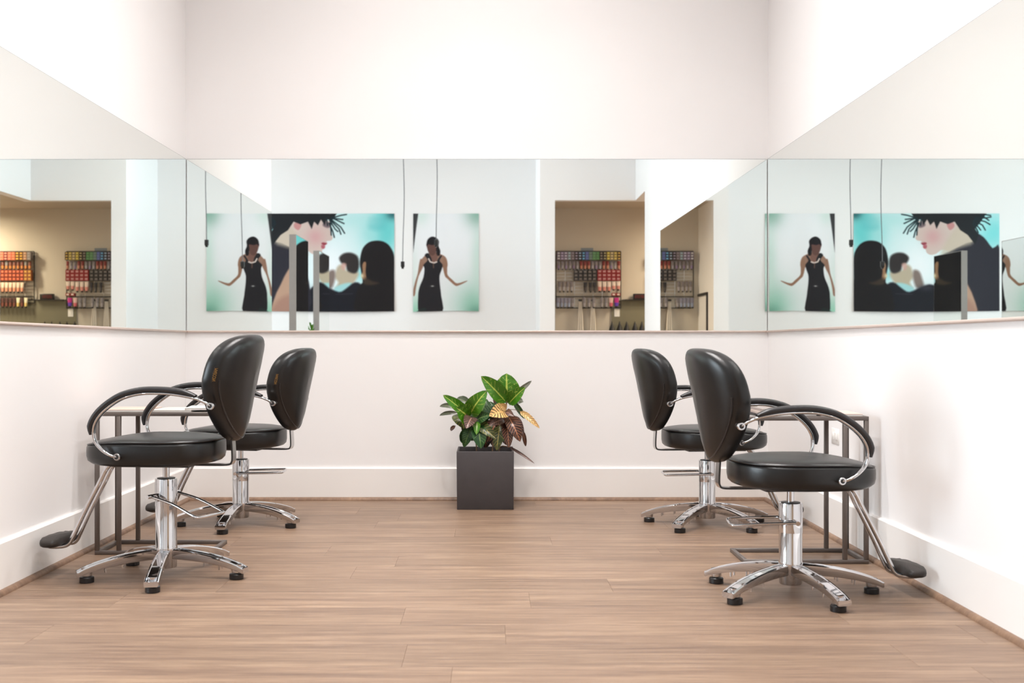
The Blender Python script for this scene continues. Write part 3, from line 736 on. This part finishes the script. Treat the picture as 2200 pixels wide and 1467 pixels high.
pd_ = thing('small_potted_plant', 'small green plant in a white pot on a narrow stand between the mirror stations', 'potted plant', (-1.905, 1.55, 0))
sd_ = tag(MB().box(-1.955, 1.50, 0, -1.855, 1.60, 1.02).build('plinth', WHITEP), 'narrow white plinth between the standing mirror stations', 'plinth')
pd_.location.z = 1.02
MB().lathe([(.028, 0), (.036, .06), (.034, .06), (.030, .05)], 16).build('pot', WHITEP, pd_, smooth=40)
for k in range(12):
    a = k*2.4; r_ = .02+.03*((k*7) % 5)/5; z_ = .075+.012*(k % 7); dx, dy = math.cos(a), math.sin(a)
    MB().add([(0, 0, .05), (dx*r_-dy*.012, dy*r_+dx*.012, z_), (dx*(r_+.022), dy*(r_+.022), z_+.012), (dx*r_+dy*.012, dy*r_-dx*.012, z_)], [(0, 1, 2, 3)]).build('leaf', LM['b'], pd_)

# ------------------------------------------------------------------ hanging power cords
CORD = mat('grey_cord', (0.10, 0.10, 0.11, 1), .5, var=(20, .1))
def cord(label, x, y, z0, wob):
    t = thing('extension_cord', label, 'power cord', (x, y, 0), 0, 'power cords hanging from the ceiling')
    pts = [(wob*.006*math.sin(i*1.1), 0, CEIL-(CEIL-z0-.05)*i/10) for i in range(11)]
    MB().sweep(spline(pts, 4), circ(.0045, 8), up=(0, 1, 0)).build('cable', CORD, t, smooth=50)
    x1 = pts[-1][0]
    o = MB().box(x1-.020, -.018, z0-.012, x1+.020, .018, z0+.050).build('socket', BLACKP, t); bevel(o, .004, 2)
    MB().box(x1-.013, -.013, z0-.030, x1+.013, .013, z0-.012).build('plug', BLACKP, t)
cord('grey power cord whose black socket hangs lower, between the posters', -.955, 1.15, 1.805, 1.4)
cord('grey power cord whose black socket hangs higher, in front of the narrow poster', -.585, 1.24, 2.035, 1.0)

# ------------------------------------------------------------------ posters: printed pictures as fine coloured grids
class Canvas:
    def __init__(s, x0, y0, x1, y1, nx, ny, bgc):
        s.X, s.Y = np.meshgrid(np.linspace(x0, x1, nx), np.linspace(y0, y1, ny)); s.nx, s.ny = nx, ny
        s.c = np.ones((ny, nx, 3))*np.array(bgc, float)
    def sd(s, pts):
        p = np.array(pts, float); q = np.roll(p, -1, 0); d_ = np.full(s.X.shape, 1e9); ins = np.zeros(s.X.shape, bool)
        for (ax, ay), (bx, by) in zip(p, q):
            ex, ey = bx-ax, by-ay; wx, wy = s.X-ax, s.Y-ay
            t = np.clip((wx*ex+wy*ey)/(ex*ex+ey*ey+1e-9), 0, 1)
            d_ = np.minimum(d_, np.hypot(wx-ex*t, wy-ey*t))
            c_ = (ay > s.Y) != (by > s.Y)
            with np.errstate(divide='ignore', invalid='ignore'):
                xi = (bx-ax)*(s.Y-ay)/(by-ay+1e-12)+ax
            ins ^= c_ & (s.X < xi)
        return np.where(ins, -d_, d_)
    def mixc(s, a, col):
        a = a[..., None]; s.c = s.c*(1-a)+np.array(col, float)*a
    def poly(s, pts, col, soft=4, op=1.0, smooth=True):
        if smooth:
            P = [Vector((x, y, 0)) for x, y in pts]; n = len(P); out = []
            for i in range(n):
                a, b, c, d_ = P[i-1], P[i], P[(i+1) % n], P[(i+2) % n]
                for k in range(3):
                    t = k/3; q = .5*((2*b)+(c-a)*t+(2*a-5*b+4*c-d_)*t*t+(3*b-a-3*c+d_)*t**3); out.append((q.x, q.y))
            pts = out
        s.mixc(np.clip(.5-s.sd(pts)/(2*soft), 0, 1)*op, col)
    def blob(s, cx, cy, rx, ry, col, op=1.0, p=1.0):
        r = ((s.X-cx)/rx)**2+((s.Y-cy)/ry)**2; s.mixc(np.exp(-r**p)*op, col)
    def line(s, pts, w, col, soft=2, op=1.0):
        d_ = np.full(s.X.shape, 1e9)
        for (ax, ay), (bx, by) in zip(pts[:-1], pts[1:]):
            ex, ey = bx-ax, by-ay; wx, wy = s.X-ax, s.Y-ay; t = np.clip((wx*ex+wy*ey)/(ex*ex+ey*ey+1e-9), 0, 1)
            d_ = np.minimum(d_, np.hypot(wx-ex*t, wy-ey*t))
        s.mixc(np.clip(.5-(d_-w)/(2*soft), 0, 1)*op, col)
    def linear(s):
        c = np.clip(s.c, 0, 255)/255
        return np.where(c <= .04045, c/12.92, ((c+.055)/1.055)**2.4)
PM = bpy.data.materials.new('printed_paper'); PM.use_nodes = True
_b = PM.node_tree.nodes['Principled BSDF']; _a = PM.node_tree.nodes.new('ShaderNodeVertexColor'); _a.layer_name = 'print'
PM.node_tree.links.new(_a.outputs[0], _b.inputs['Base Color']); _b.inputs['Roughness'].default_value = .55; _b.inputs['Specular IOR Level'].default_value = .25
def poster(label, cv, xa, xb, zt_, zb, flip=False, seed=0):
    """xa: x of the canvas left edge"""
    nx, ny = cv.nx, cv.ny; v = []; col = cv.linear()
    for j_ in range(ny):
        for i in range(nx):
            u = i/(nx-1); w_ = j_/(ny-1)
            curl = .006+.010*w_**3*(1+.6*math.sin(u*5+seed))+.004*math.sin(u*7+seed)**2
            v.append((xa+(xb-xa)*u, YP+curl, zt_+(zb-zt_)*w_-.006*w_*math.sin(u*4+seed)))
    f = [(j_*nx+i, j_*nx+i+1, (j_+1)*nx+i+1, (j_+1)*nx+i) for j_ in range(ny-1) for i in range(nx-1)]
    me = bpy.data.meshes.new('poster'); me.from_pydata(v, [], f)
    ca = me.color_attributes.new('print', 'FLOAT_COLOR', 'POINT')
    arr = np.ones((nx*ny, 4), dtype=np.float32); arr[:, :3] = col.reshape(-1, 3); ca.data.foreach_set('color', arr.ravel())
    me.materials.append(PM); me.materials.append(PAPERW); me.polygons.foreach_set('use_smooth', [True]*len(f)); me.update()
    o = bpy.data.objects.new('poster', me); C.objects.link(o); tag(o, label, 'poster', 'fashion posters on the wall opposite')
    return o
# wide poster, canvas in the coordinates of the view in the right-hand mirror
cv = Canvas(785, 463, 1955, 1270, 300, 206, (203, 231, 233))
cv.blob(860, 560, 110, 260, (92, 200, 200), .9, 1.6); cv.blob(985, 620, 90, 160, (150, 216, 216), .8)
cv.poly([(860, 500), (985, 500), (985, 590), (860, 590)], (84, 186, 190), 22, .6); cv.blob(800, 470, 55, 45, (34, 92, 96), .9)
cv.blob(1100, 520, 200, 70, (176, 224, 224), .7); cv.blob(1310, 900, 220, 260, (242, 246, 250), .95); cv.blob(1880, 620, 190, 160, (120, 214, 216), .95); cv.blob(1780, 560, 90, 100, (196, 236, 238), .6)
cv.blob(1060, 960, 40, 60, (130, 210, 216), .7)
SK = (196, 172, 140)
cv.poly([(1075, 945), (1170, 930), (1200, 880), (1245, 905), (1262, 985), (1235, 1030), (1262, 1090), (1180, 1100), (1095, 1010)], (186, 172, 150), 12)
cv.poly([(1068, 880), (1080, 815), (1130, 786), (1190, 790), (1228, 825), (1212, 868), (1176, 890), (1160, 935), (1110, 955), (1078, 935)], (48, 42, 42), 9)
cv.poly([(1170, 880), (1200, 868), (1212, 905), (1190, 930)], (206, 160, 150), 8, .8)
cv.poly([(1266, 930), (1310, 938), (1335, 1000), (1345, 1060), (1290, 1075), (1262, 1000)], (110, 90, 82), 12, .85)
cv.poly([(1120, 1040), (1180, 1035), (1262, 1070), (1262, 1120), (1180, 1110)], (158, 214, 220), 9, .9)
cv.poly([(1040, 1075), (1100, 1028), (1170, 1078), (1230, 1108), (1330, 1065), (1420, 1050), (1500, 1150), (1500, 1300), (1040, 1300)], (22, 22, 30), 8)
cv.blob(1370, 1075, 60, 26, (52, 50, 60), .8)
cv.poly([(786, 1000), (786, 820), (820, 735), (870, 695), (930, 686), (990, 700), (1036, 745), (1056, 810), (1062, 880), (1050, 950), (1040, 1030), (1080, 1080), (1090, 1290), (780, 1290)], (24, 20, 22), 5)
cv.poly([(1012, 868), (1030, 862), (1042, 890), (1040, 940), (1050, 975), (1030, 1010), (1010, 1000), (1016, 940)], (150, 112, 84), 4); cv.blob(1044, 975, 12, 16, (222, 214, 180), .9)
cv.poly([(905, 1035), (960, 1020), (1020, 990), (1030, 1040), (970, 1052)], (66, 54, 42), 9, .8)
cv.line([(1120, 1122), (1255, 1126)], 2.5, (60, 60, 70), 3, .8)
# main figure
cv.poly([(1500, 800), (1560, 772), (1620, 740), (1690, 708), (1752, 690), (1755, 620), (1830, 660), (1900, 750), (1960, 760), (1970, 1300), (1480, 1300), (1500, 900), (1560, 800)], (40, 38, 47), 5)
cv.poly([(1530, 1300), (1545, 1000), (1600, 890), (1655, 955), (1700, 1050), (1745, 1150), (1765, 1300)], (182, 146, 124), 7); cv.poly([(1540, 1300), (1550, 1150), (1620, 1130), (1720, 1180), (1765, 1300)], (150, 108, 96), 20, .6)
cv.poly([(1300, 530), (1306, 590), (1290, 636), (1281, 664), (1296, 684), (1330, 690), (1324, 708), (1344, 722), (1342, 745), (1362, 757), (1372, 786), (1405, 803), (1450, 792), (1490, 763), (1530, 768), (1560, 786), (1620, 752), (1690, 716), (1752, 706), (1748, 640), (1700, 600), (1600, 520), (1450, 480)], (208, 188, 180), 3); cv.poly([(1500, 812), (1560, 772), (1620, 742), (1690, 708), (1760, 690), (1900, 760), (1900, 900), (1520, 900)], (40, 38, 47), 3, 1, False)
cv.blob(1420, 655, 75, 75, (206, 150, 152), .65); cv.poly([(1480, 800), (1560, 640), (1640, 580), (1752, 700), (1620, 752), (1560, 786)], (198, 184, 164), 16, .7)
cv.poly([(1326, 706), (1362, 700), (1372, 712), (1345, 724)], (150, 62, 76), 3); cv.poly([(1342, 728), (1372, 722), (1370, 748), (1350, 752)], (176, 96, 106), 3)
cv.poly([(1300, 545), (1345, 530), (1362, 560), (1330, 580), (1305, 575)], (110, 92, 98), 6, .9)
cv.poly([(1535, 548), (1585, 540), (1592, 575), (1560, 600), (1540, 580)], (196, 138, 136), 4)
cv.poly([(1240, 450), (1285, 520), (1330, 510), (1345, 560), (1375, 512), (1400, 560), (1430, 530), (1450, 590), (1480, 530), (1540, 552), (1595, 530), (1640, 600), (1700, 640), (1760, 720), (1790, 640), (1760, 590), (1800, 540), (1860, 450)], (25, 27, 31), 3, 1, False)
for a in ([(1290, 500), (1215, 478), (1170, 470)], [(1290, 500), (1200, 512)], [(1285, 500), (1190, 545)], [(1295, 510), (1215, 575), (1185, 625)], [(1300, 515), (1230, 590), (1215, 632)], [(1305, 520), (1262, 590), (1240, 610)], [(1310, 540), (1280, 610), (1268, 658)], [(1300, 540), (1292, 640)],
          [(1330, 500), (1322, 560)], [(1760, 500), (1850, 500), (1888, 492)], [(1760, 510), (1840, 530), (1880, 555)], [(1750, 520), (1820, 560), (1842, 600)], [(1745, 530), (1790, 580), (1805, 600)], [(1740, 545), (1775, 595), (1785, 622)], [(1800, 470), (1870, 520)], [(1830, 470), (1885, 480)]):
    cv.line(a, 5.5, (20, 38, 44), 2)
WX1, WX0 = -1.203, -3.030
poster('wide poster of a spiky-haired profile before teal blur, seen in the mirrors', cv, WX1, WX0, 2.586, 1.358)
cv = Canvas(598, 488, 1100, 1275, 170, 266, (234, 235, 238))
cv.blob(1110, 480, 110, 120, (112, 160, 140), .85, 1.1); cv.blob(1120, 1240, 190, 190, (130, 190, 166), .95, 1.0); cv.blob(1110, 1290, 90, 60, (60, 110, 90), .6); cv.blob(1110, 880, 70, 330, (196, 222, 212), .8, 1.4)
cv.blob(600, 1290, 110, 150, (120, 190, 160), .9); cv.blob(660, 500, 60, 80, (206, 226, 218), .7); cv.blob(600, 1000, 40, 260, (214, 228, 222), .7)
cv.poly([(590, 480), (638, 480), (622, 600), (598, 800), (590, 800)], (58, 58, 60), 3, 1, False)
BR = (150, 116, 100)
cv.poly([(665, 850), (700, 815), (745, 800), (800, 812), (848, 842), (862, 900), (850, 930), (820, 920), (800, 880), (760, 905), (720, 880), (690, 900), (662, 905), (650, 880)], BR, 3)
cv.poly([(655, 850), (678, 880), (672, 920), (640, 990), (620, 1080), (612, 1140), (598, 1150), (594, 1120), (612, 1040), (632, 970), (642, 900)], (146, 110, 92), 3)
cv.poly([(832, 850), (856, 880), (858, 940), (862, 985), (900, 1025), (935, 1052), (1008, 1030), (1000, 1042), (940, 1072), (912, 1066), (860, 1015), (840, 990), (824, 910)], (146, 110, 90), 2.5)
cv.poly([(722, 800), (775, 800), (785, 850), (755, 880), (720, 855)], (120, 86, 76), 3)
cv.poly([(703, 725), (778, 720), (782, 770), (765, 812), (742, 826), (718, 806), (704, 765)], (96, 66, 60), 3)
cv.poly([(700, 748), (706, 700), (738, 674), (772, 682), (795, 710), (792, 750), (806, 790), (798, 828), (778, 820), (774, 770), (776, 738), (740, 742), (716, 735)], (26, 22, 26), 3)
cv.poly([(686, 822), (712, 806), (738, 850), (742, 880), (770, 884), (790, 850), (808, 826), (818, 832), (800, 868), (822, 900), (816, 940), (800, 990), (802, 1060), (812, 1150), (818, 1290), (652, 1290), (636, 1160), (646, 1080), (676, 1000), (684, 930), (676, 900), (708, 862)], (32, 30, 34), 3)
cv.line([(716, 852), (728, 876), (756, 886), (778, 878)], 5, (214, 198, 190), 2); cv.line([(752, 890), (754, 925)], 3, (110, 80, 66), 3)
cv.blob(745, 1072, 12, 5, (210, 210, 206), .9); cv.poly([(640, 1265), (690, 1245), (700, 1290), (620, 1290)], (34, 44, 42), 5)
poster('narrow poster of a dark-haired figure in a long black dress, seen in the mirrors', cv, -.966, -.142, 2.586, 1.358, seed=2)

# ------------------------------------------------------------------ product room: racks of colour tubes, ledge, clock, bottles
K = 13.92/F
def RX(c): return (1190+c/7.335-1053)*K
def RZ(c): return CAMZ-(520+c/7.335-742)*K
TM = {}
def tmat(c, rough=.4):
    if c not in TM: TM[c] = mat('pack_%d_%d_%d' % c, srgb(*c), rough, var=(60, .08))
    return TM[c]
ORD = ['first', 'second', 'third', 'fourth', 'fifth', 'sixth', 'seventh', 'eighth', 'ninth', 'tenth', 'eleventh', 'twelfth', 'thirteenth', 'fourteenth', 'fifteenth', 'sixteenth', 'seventeenth', 'eighteenth']
def rack(label, x0, x1, z0, z1, zsplit):
    t = thing('wire_rack', label, 'rack', ((x0+x1)/2, YRB, 0), 0, 'wire racks of hair colour')
    cx = (x0+x1)/2; a, b = x0-cx, x1-cx
    fr = MB()
    for x in (a, b): fr.box(x-.005, .02, z0, x+.005, .03, z1)
    for z in (z0, z1, zsplit): fr.box(a, .02, z-.006, b, .032, z+.006)
    fr.build('frame', BLACKM, t)
    g = MB(); n = int((z1-z0)/.04)
    for i in range(n): z = z0+(z1-z0)*(i+.5)/n; g.box(a, .023, z-.0012, b, .0255, z+.0012)
    n = int((b-a)/.11)
    for i in range(1, n): x = a+(b-a)*i/n; g.box(x-.002, .022, z0, x+.002, .026, z1)
    o = g.build('grid_wires', CHROME2, t); o['kind'] = 'stuff'
    br = MB()
    for x in (a+.03, b-.03):
        for z in (z0+.05, z1-.05): br.box(x-.006, .0165, z-.006, x+.006, .021, z+.006)
    br.build('bracket', BLACKM, t)
    return t
BOXC = {}
def carton(x, z, w_, h, col, lab, label, group, dep=.055, y0=.034):
    key = (round(w_, 4), round(h, 4), col, lab, dep)
    if key in BOXC: o = BOXC[key].copy(); C.objects.link(o)
    else:
        mb = MB().box(-w_/2, 0, -h/2, w_/2, dep, h/2)
        mb.box(-w_*.30, dep, -h*.26, w_*.30, dep+.0012, h*.26, 1)
        o = mb.build('carton', None, mats=[tmat(col), tmat(lab)]); BOXC[key] = o
    o.location = (x, YRB+y0, z); tag(o, label, 'box', group); return o
def tube(x, ztop, L_, w_, col, band, label, group, y=.075, cap=CAP):
    key = ('t', round(L_, 4), round(w_, 4), col, band)
    if key in BOXC: o = BOXC[key].copy(); C.objects.link(o)
    else:
        n = 12; v = []; f = []; mm = []
        rings = [(0, w_/2, .0018), (-.10, w_/2*.98, .004), (-.45, w_/2*.90, .010), (-.50, w_/2*.88, .0105), (-.75, w_/2*.80, .0125), (-.86, w_/2*.72, .0135), (-.861, w_/2*.52, .0105), (-1.0, w_/2*.50, .010)]
        for zz, a, b in rings:
            for k in range(n): v.append((a*math.cos(2*PI*k/n), b*math.sin(2*PI*k/n), zz*L_))
        for j_ in range(len(rings)-1):
            for k in range(n): f.append((j_*n+k, j_*n+(k+1) % n, (j_+1)*n+(k+1) % n, (j_+1)*n+k)); mm.append(2 if j_ >= 6 else (1 if j_ in (3, 4) else 0))
        f += [tuple(range(n)), tuple((len(rings)-1)*n+k for k in range(n))]; mm += [0, 2]
        o = obj('colour_tube', v, f, None, mats=[tmat(col), tmat(band), cap], fm=mm); smooth_angle(o, 50); BOXC[key] = o
    o.location = (x, YRB+y, ztop); tag(o, label, 'tube', group); return o
NARROW, WIDE = 'rack seen beyond the white pier', 'far rack'
def fill_rack(which, where, X0, pitch, cols, z_off, top_cols, r2, blk, red, r4, r5):
    # three courses of small cartons
    for i, (c, l) in enumerate(top_cols):
        for r in range(3):
            z = RZ(185+42*r)+z_off
            carton(X0+pitch*i, z, pitch*.96, .0315, c, l, 'small %s carton, %s from the left in the %s course of the %s' % (cname(c), ORD[i], ('top', 'middle', 'bottom')[r], where), 'cartons on top of the '+which)
def cname(c):
    r, g, b = c; m = max(c); s = m-min(c)
    if s < 30: return 'black' if m < 75 else ('grey' if m < 175 else 'white')
    if r == m and g > .70*r: return 'yellow'
    if r == m: return 'orange' if g > .45*r else ('pink' if b > .5*r and m > 150 else 'red')
    if g == m: return 'green'
    return 'blue' if r < .75*b else 'lilac'
# rack 1
G1 = 'left rack'
rack('black wire rack of hair colour beside the white pier in the product room', RX(30), RX(1050), RZ(1040), RZ(150), RZ(862))
GR, LI = (112, 102, 108), (150, 140, 162)
top = [((120, 108, 124), (196, 196, 200)), ((122, 108, 130), (170, 160, 190)), ((120, 110, 130), (186, 180, 200)), ((128, 128, 136), (150, 178, 190)), ((110, 98, 104), (140, 130, 140)), ((44, 36, 42), (150, 140, 160)), ((44, 38, 46), (150, 168, 190)), ((50, 60, 84), (104, 168, 212)), ((84, 96, 150), (96, 108, 170)), ((96, 116, 110), (110, 128, 116)), ((86, 130, 88), (96, 140, 92)), ((74, 118, 72), (90, 140, 88)), ((46, 36, 34), (130, 120, 110)), ((48, 38, 34), (160, 150, 110)), ((150, 130, 60), (206, 190, 90)), ((130, 118, 96), (200, 180, 130)), ((140, 124, 70), (196, 176, 96)), ((64, 44, 34), (190, 160, 84))]
pit = (RX(1040)-RX(40))/18
for i, (c, l) in enumerate(top):
    for r in range(3):
        carton(RX(40)+pit*(i+.5), RZ(185+43*r), pit*.95, .0320, c, l, 'small %s carton, %s from left, %s course atop the %s' % (cname(c), ORD[i], ('upper', 'middle', 'lower')[r], G1), 'small cartons atop the '+G1, dep=.075)
p2 = (RX(1040)-RX(40))/17
for i in range(17):
    red = i in (6, 7, 8, 12, 13, 16)
    col = (120, 40, 36) if red else (118, 110, 114); bd = (176, 116, 96) if red else ((150, 146, 152) if i % 2 else (128, 110, 140))
    tube(RX(40)+p2*(i+.5), RZ(305), .112, p2*.86, col, bd, '%s colour tube, %s from left in the upper tube row of the %s' % (cname(col), ORD[i], G1), 'upper row of tubes on the '+G1)
p3 = (RX(665)-RX(305))/5
for i in range(5):
    for r in range(3):
        carton(RX(305)+p3*(i+.5), RZ(475+56*r), p3*.95, .0425, (34, 28, 30), (112, 104, 100), 'black carton, %s from left in the %s black course of the %s' % (ORD[i], ('top', 'middle', 'bottom')[r], G1), 'black cartons on the '+G1)
p4 = (RX(1040)-RX(675))/5
for i in range(5):
    for r in range(3):
        carton(RX(675)+p4*(i+.5), RZ(470+58*r), p4*.95, .0435, (134, 26, 34), (176, 130, 132), 'red carton, %s from left in the %s red course of the %s' % (ORD[i], ('top', 'middle', 'bottom')[r], G1), 'red cartons on the '+G1)
for i in range(4):
    tube(RX(65+62*i+20), RZ(625), .135, .042, (112, 104, 106), (150, 144, 146), 'grey colour tube, %s from left in the middle tube row of the %s' % (ORD[i], G1), 'grey middle tubes on the '+G1)
for i, c in enumerate((490, 570, 640)):
    tube(RX(c), RZ(640), .125, .046, (36, 30, 32), (70, 64, 62), 'black colour tube, %s from left under the black cartons of the %s' % (ORD[i], G1), 'black tubes on the '+G1)
for i in range(5):
    tube(RX(675)+p4*(i+.5), RZ(622), .137 if i < 3 else .115, .050, (214, 196, 184), (196, 130, 120), 'white colour tube, %s from left under the red cartons of the %s' % (ORD[i], G1), 'white tubes on the '+G1)
for i in range(2):
    carton(RX(675)+p4*(i+3.5), RZ(830), p4*.9, .034, (140, 34, 40), (214, 200, 190), 'red carton with white label, %s from left near the bottom rail of the %s' % (ORD[i], G1), 'labelled red cartons on the '+G1)
lst = [60+57*i for i in range(5)]+[470, 545, 620, 745, 815]
for i, c in enumerate(lst):
    tube(RX(c), RZ(882), .130, .044, (122, 120, 136) if i < 4 else (118, 112, 116), (140, 148, 170) if i < 4 else (146, 140, 142), 'grey-blue colour tube, %s from left in the lowest tube row of the %s' % (ORD[i], G1), 'lowest row of tubes on the '+G1)
tube(RX(890), RZ(882), .122, .052, (206, 170, 164), (190, 90, 100), 'pale pink colour tube in the lowest tube row of the '+G1, 'pink tubes of the '+G1)
tube(RX(975), RZ(880), .120, .060, (176, 30, 120), (90, 50, 160), 'magenta colour tube at the right end of the lowest row of the '+G1, 'pink tubes of the '+G1)
# rack 2, farther to the right in the room, seen at the left edge of the left mirror
G2 = 'orange rack'
X2 = 2.02; p5 = .0475
rack('black wire rack of orange-toned hair colour, left edge of the left mirror', X2-.01, X2+.56, RZ(960), RZ(150), RZ(862))
for i in range(11):
    c, l = [((130, 120, 116), (150, 140, 134)), ((150, 110, 80), (190, 150, 120)), ((96, 60, 24), (214, 160, 60)), ((100, 62, 26), (220, 166, 66)), ((190, 96, 62), (222, 132, 96)), ((186, 100, 76), (216, 130, 100)), ((120, 44, 36), (206, 140, 120)), ((196, 106, 80), (220, 130, 100)), ((190, 100, 76), (214, 120, 92)), ((180, 92, 70), (206, 120, 96)), ((150, 70, 60), (190, 110, 90))][i]
    for r in range(3):
        carton(X2+p5*(i+.5), RZ(185+43*r), p5*.95, .032, c, l, 'small %s carton, %s from left in %s course atop the %s' % (cname(c), ORD[i], ('upper', 'middle', 'lower')[r], G2), 'small cartons atop the '+G2, dep=.075)
    c = (120, 110, 106) if i in (1, 6) else (110, 50, 30)
    tube(X2+p5*(i+.5), RZ(310), .105, p5*.85, c, (190, 120, 60), '%s colour tube, %s from left in the upper tube row of the %s' % (cname(c), ORD[i], G2), 'upper row of tubes on the '+G2)
    for r in range(3):
        c = (120, 44, 24) if i > 1 else (140, 80, 40)
        carton(X2+p5*(i+.5), RZ(470+58*r), p5*.95, .0435, c, (220, 110, 76) if i > 1 else (200, 150, 70), '%s carton, %s from left in the %s large course of the %s' % (cname(c), ORD[i], ('top', 'middle', 'bottom')[r], G2), 'large cartons on the '+G2)
    if i > 1: tube(X2+p5*(i+.5), RZ(640), .13, .044, (216, 190, 166), (206, 140, 110), 'cream colour tube, %s from left under the cartons of the %s' % (ORD[i-2], G2), 'cream tubes on the '+G2)
    c = (216, 206, 176) if i in (1, 3) else (70, 36, 32)
    if i != 0: tube(X2+p5*(i+.5), RZ(880), .125, .044, c, (206, 180, 110) if i in (1, 3) else (110, 60, 50), '%s colour tube, %s from left in the lowest row of the %s' % (cname(c), ORD[i-1], G2), 'lowest row of tubes on the '+G2)
# splash panel with black ledge, clock, switch, bottles, towels
sp = thing('splash_panel', 'grey-green panel topped by a black ledge between the colour racks', 'panel', (0, YRB+.002, 0))
MB().box(RX(905), 0, .981, XRB-.05, .012, RZ(920)).build('panel', SPLASH, sp)
MB().box(RX(1068), 0, RZ(920), XRB-.05, .016, RZ(906)).box(1.64, .016, RZ(920), 1.985, .070, RZ(906)).build('ledge', BLACKM, sp)
ck = thing('digital_clock', 'black digital clock with red digits on the black ledge', 'clock', (RX(1350), YRB+.045, RZ(906)))
hwid, hh = .085, .070
o = MB().box(-hwid, -.03, 0, hwid, .022, hh).build('case', BLACKP, ck); bevel(o, .006, 2)
SEG = {'0': 'abcdef', '1': 'bc', '2': 'abged', '5': 'afgcd'}
sg = MB()
def seg(ch, ox):
    w2, h2, t2 = .011, .030, .0035; z0_ = .020
    R_ = {'a': (0, h2*1, w2*2, h2), 'g': (0, h2/2, w2*2, h2/2), 'd': (0, 0, w2*2, 0)}
    for q in SEG[ch]:
        if q in 'agd':
            zz = z0_+{'a': h2, 'g': h2/2, 'd': 0}[q]; sg.box(ox-w2, .022, zz-t2/2, ox+w2, .0235, zz+t2/2)
        else:
            xx = ox+(-w2 if q in 'bc' else w2); lo = z0_+(h2/2 if q in 'bf' else 0); sg.box(xx-t2/2, .022, lo, xx+t2/2, .0235, lo+h2/2)
for ch, ox in zip('1205', (.054, .020, -.020, -.054)): seg(ch, ox)
sg.build('red_digits', LED, ck)
sw = thing('switch_plate', 'white switch plate on the grey-green panel below the rack', 'switch', (RX(992), YRB+.012, RZ(1110)))
o = MB().box(-.032, 0, -.05, .032, .006, .05).build('cover_plate', WHITEP, sw); MB().box(-.012, .006, -.024, .012, .010, .024).build('rocker', WHITEP, sw)
sn = tag(MB().box(RX(425), YRB, RZ(150), RX(620), YRB+.004, RZ(92)).build('small_sign', tmat((132, 140, 148))), 'small grey-blue sign on the wall above the rack', 'sign')
ct = thing('counter', 'dark counter under the racks in the product room', 'counter', (0, YRB, 0))
MB().box(XO+.02, .013, .94, XRB-.06, .50, .98).build('worktop', BLACKM, ct); MB().box(XO+.04, .013, 0, XRB-.08, .46, .94).build('cabinet', PRW, ct)
BOT = mat('dark_bottle', (0.05, 0.045, 0.045, 1), .35, var=(20, .2))
bp0 = None
for i, c in enumerate((905, 1025, 1135, 1265, 1375)):
    zt_ = RZ(1250)-.98
    lab = '%s dark bottle with a pointed nozzle from the pier, on the counter' % ORD[i].capitalize()
    t = thing('applicator_bottle', lab.replace(ORD[i].capitalize(), ORD[i]), 'bottle', (RX(c), YRB+.07, .98), 0, 'dark bottles with pointed nozzles')
    if bp0 is None:
        a_ = MB().lathe([(.040, 0), (.044, .006), (.044, .115), (.040, .128)], 18).build('body', BOT, t, smooth=40)
        b_ = MB().lathe([(.040, .128), (.034, .150), (.012, zt_-.03), (.003, zt_)], 18).build('nozzle', BLACKP, t, smooth=50); bp0 = (a_, b_)
    else:
        for q in bp0: r = q.copy(); C.objects.link(r); r.parent = t
for i, (c0, c1) in enumerate(((365, 455), (560, 650))):
    t = thing('hanging_cloth', ('pale cloth hanging from a black clip under the rack, nearer the pier', 'pale cloth hanging under the rack, farther from the pier')[i], 'cloth', ((RX(c0)+RX(c1))/2, YRB+.05, 0), 0)
    w2 = (RX(c1)-RX(c0))/2; v = []; n = 16
    for r, z in enumerate([RZ(925)-.04*q for q in range(11)]):
        for k in range(n): u = k/(n-1)*2-1; v.append((u*w2*(.5+.07*r), .010*math.sin(u*9+r*.2), z))
    o = obj('cloth', v, [(r*n+k, r*n+k+1, (r+1)*n+k+1, (r+1)*n+k) for r in range(10) for k in range(n-1)], CLOTH, t, True)
    md = o.modifiers.new('s', 'SOLIDIFY'); md.thickness = .003
    MB().box(-w2*.6, -.012, RZ(925)-.006, w2*.6, .014, RZ(905)).build('clip', BLACKP, t)
# black tube frame on the side wall of the product room
fr = MB().box(XO, YRB+.05, 1.53, XO+.02, YRB+.62, 1.56).box(XO, YRB+.59, .5, XO+.02, YRB+.62, 1.53).build('black_rail', BLACKM); tag(fr, 'black angled rail on the side wall of the product room, seen in the mirror corner', 'rail')
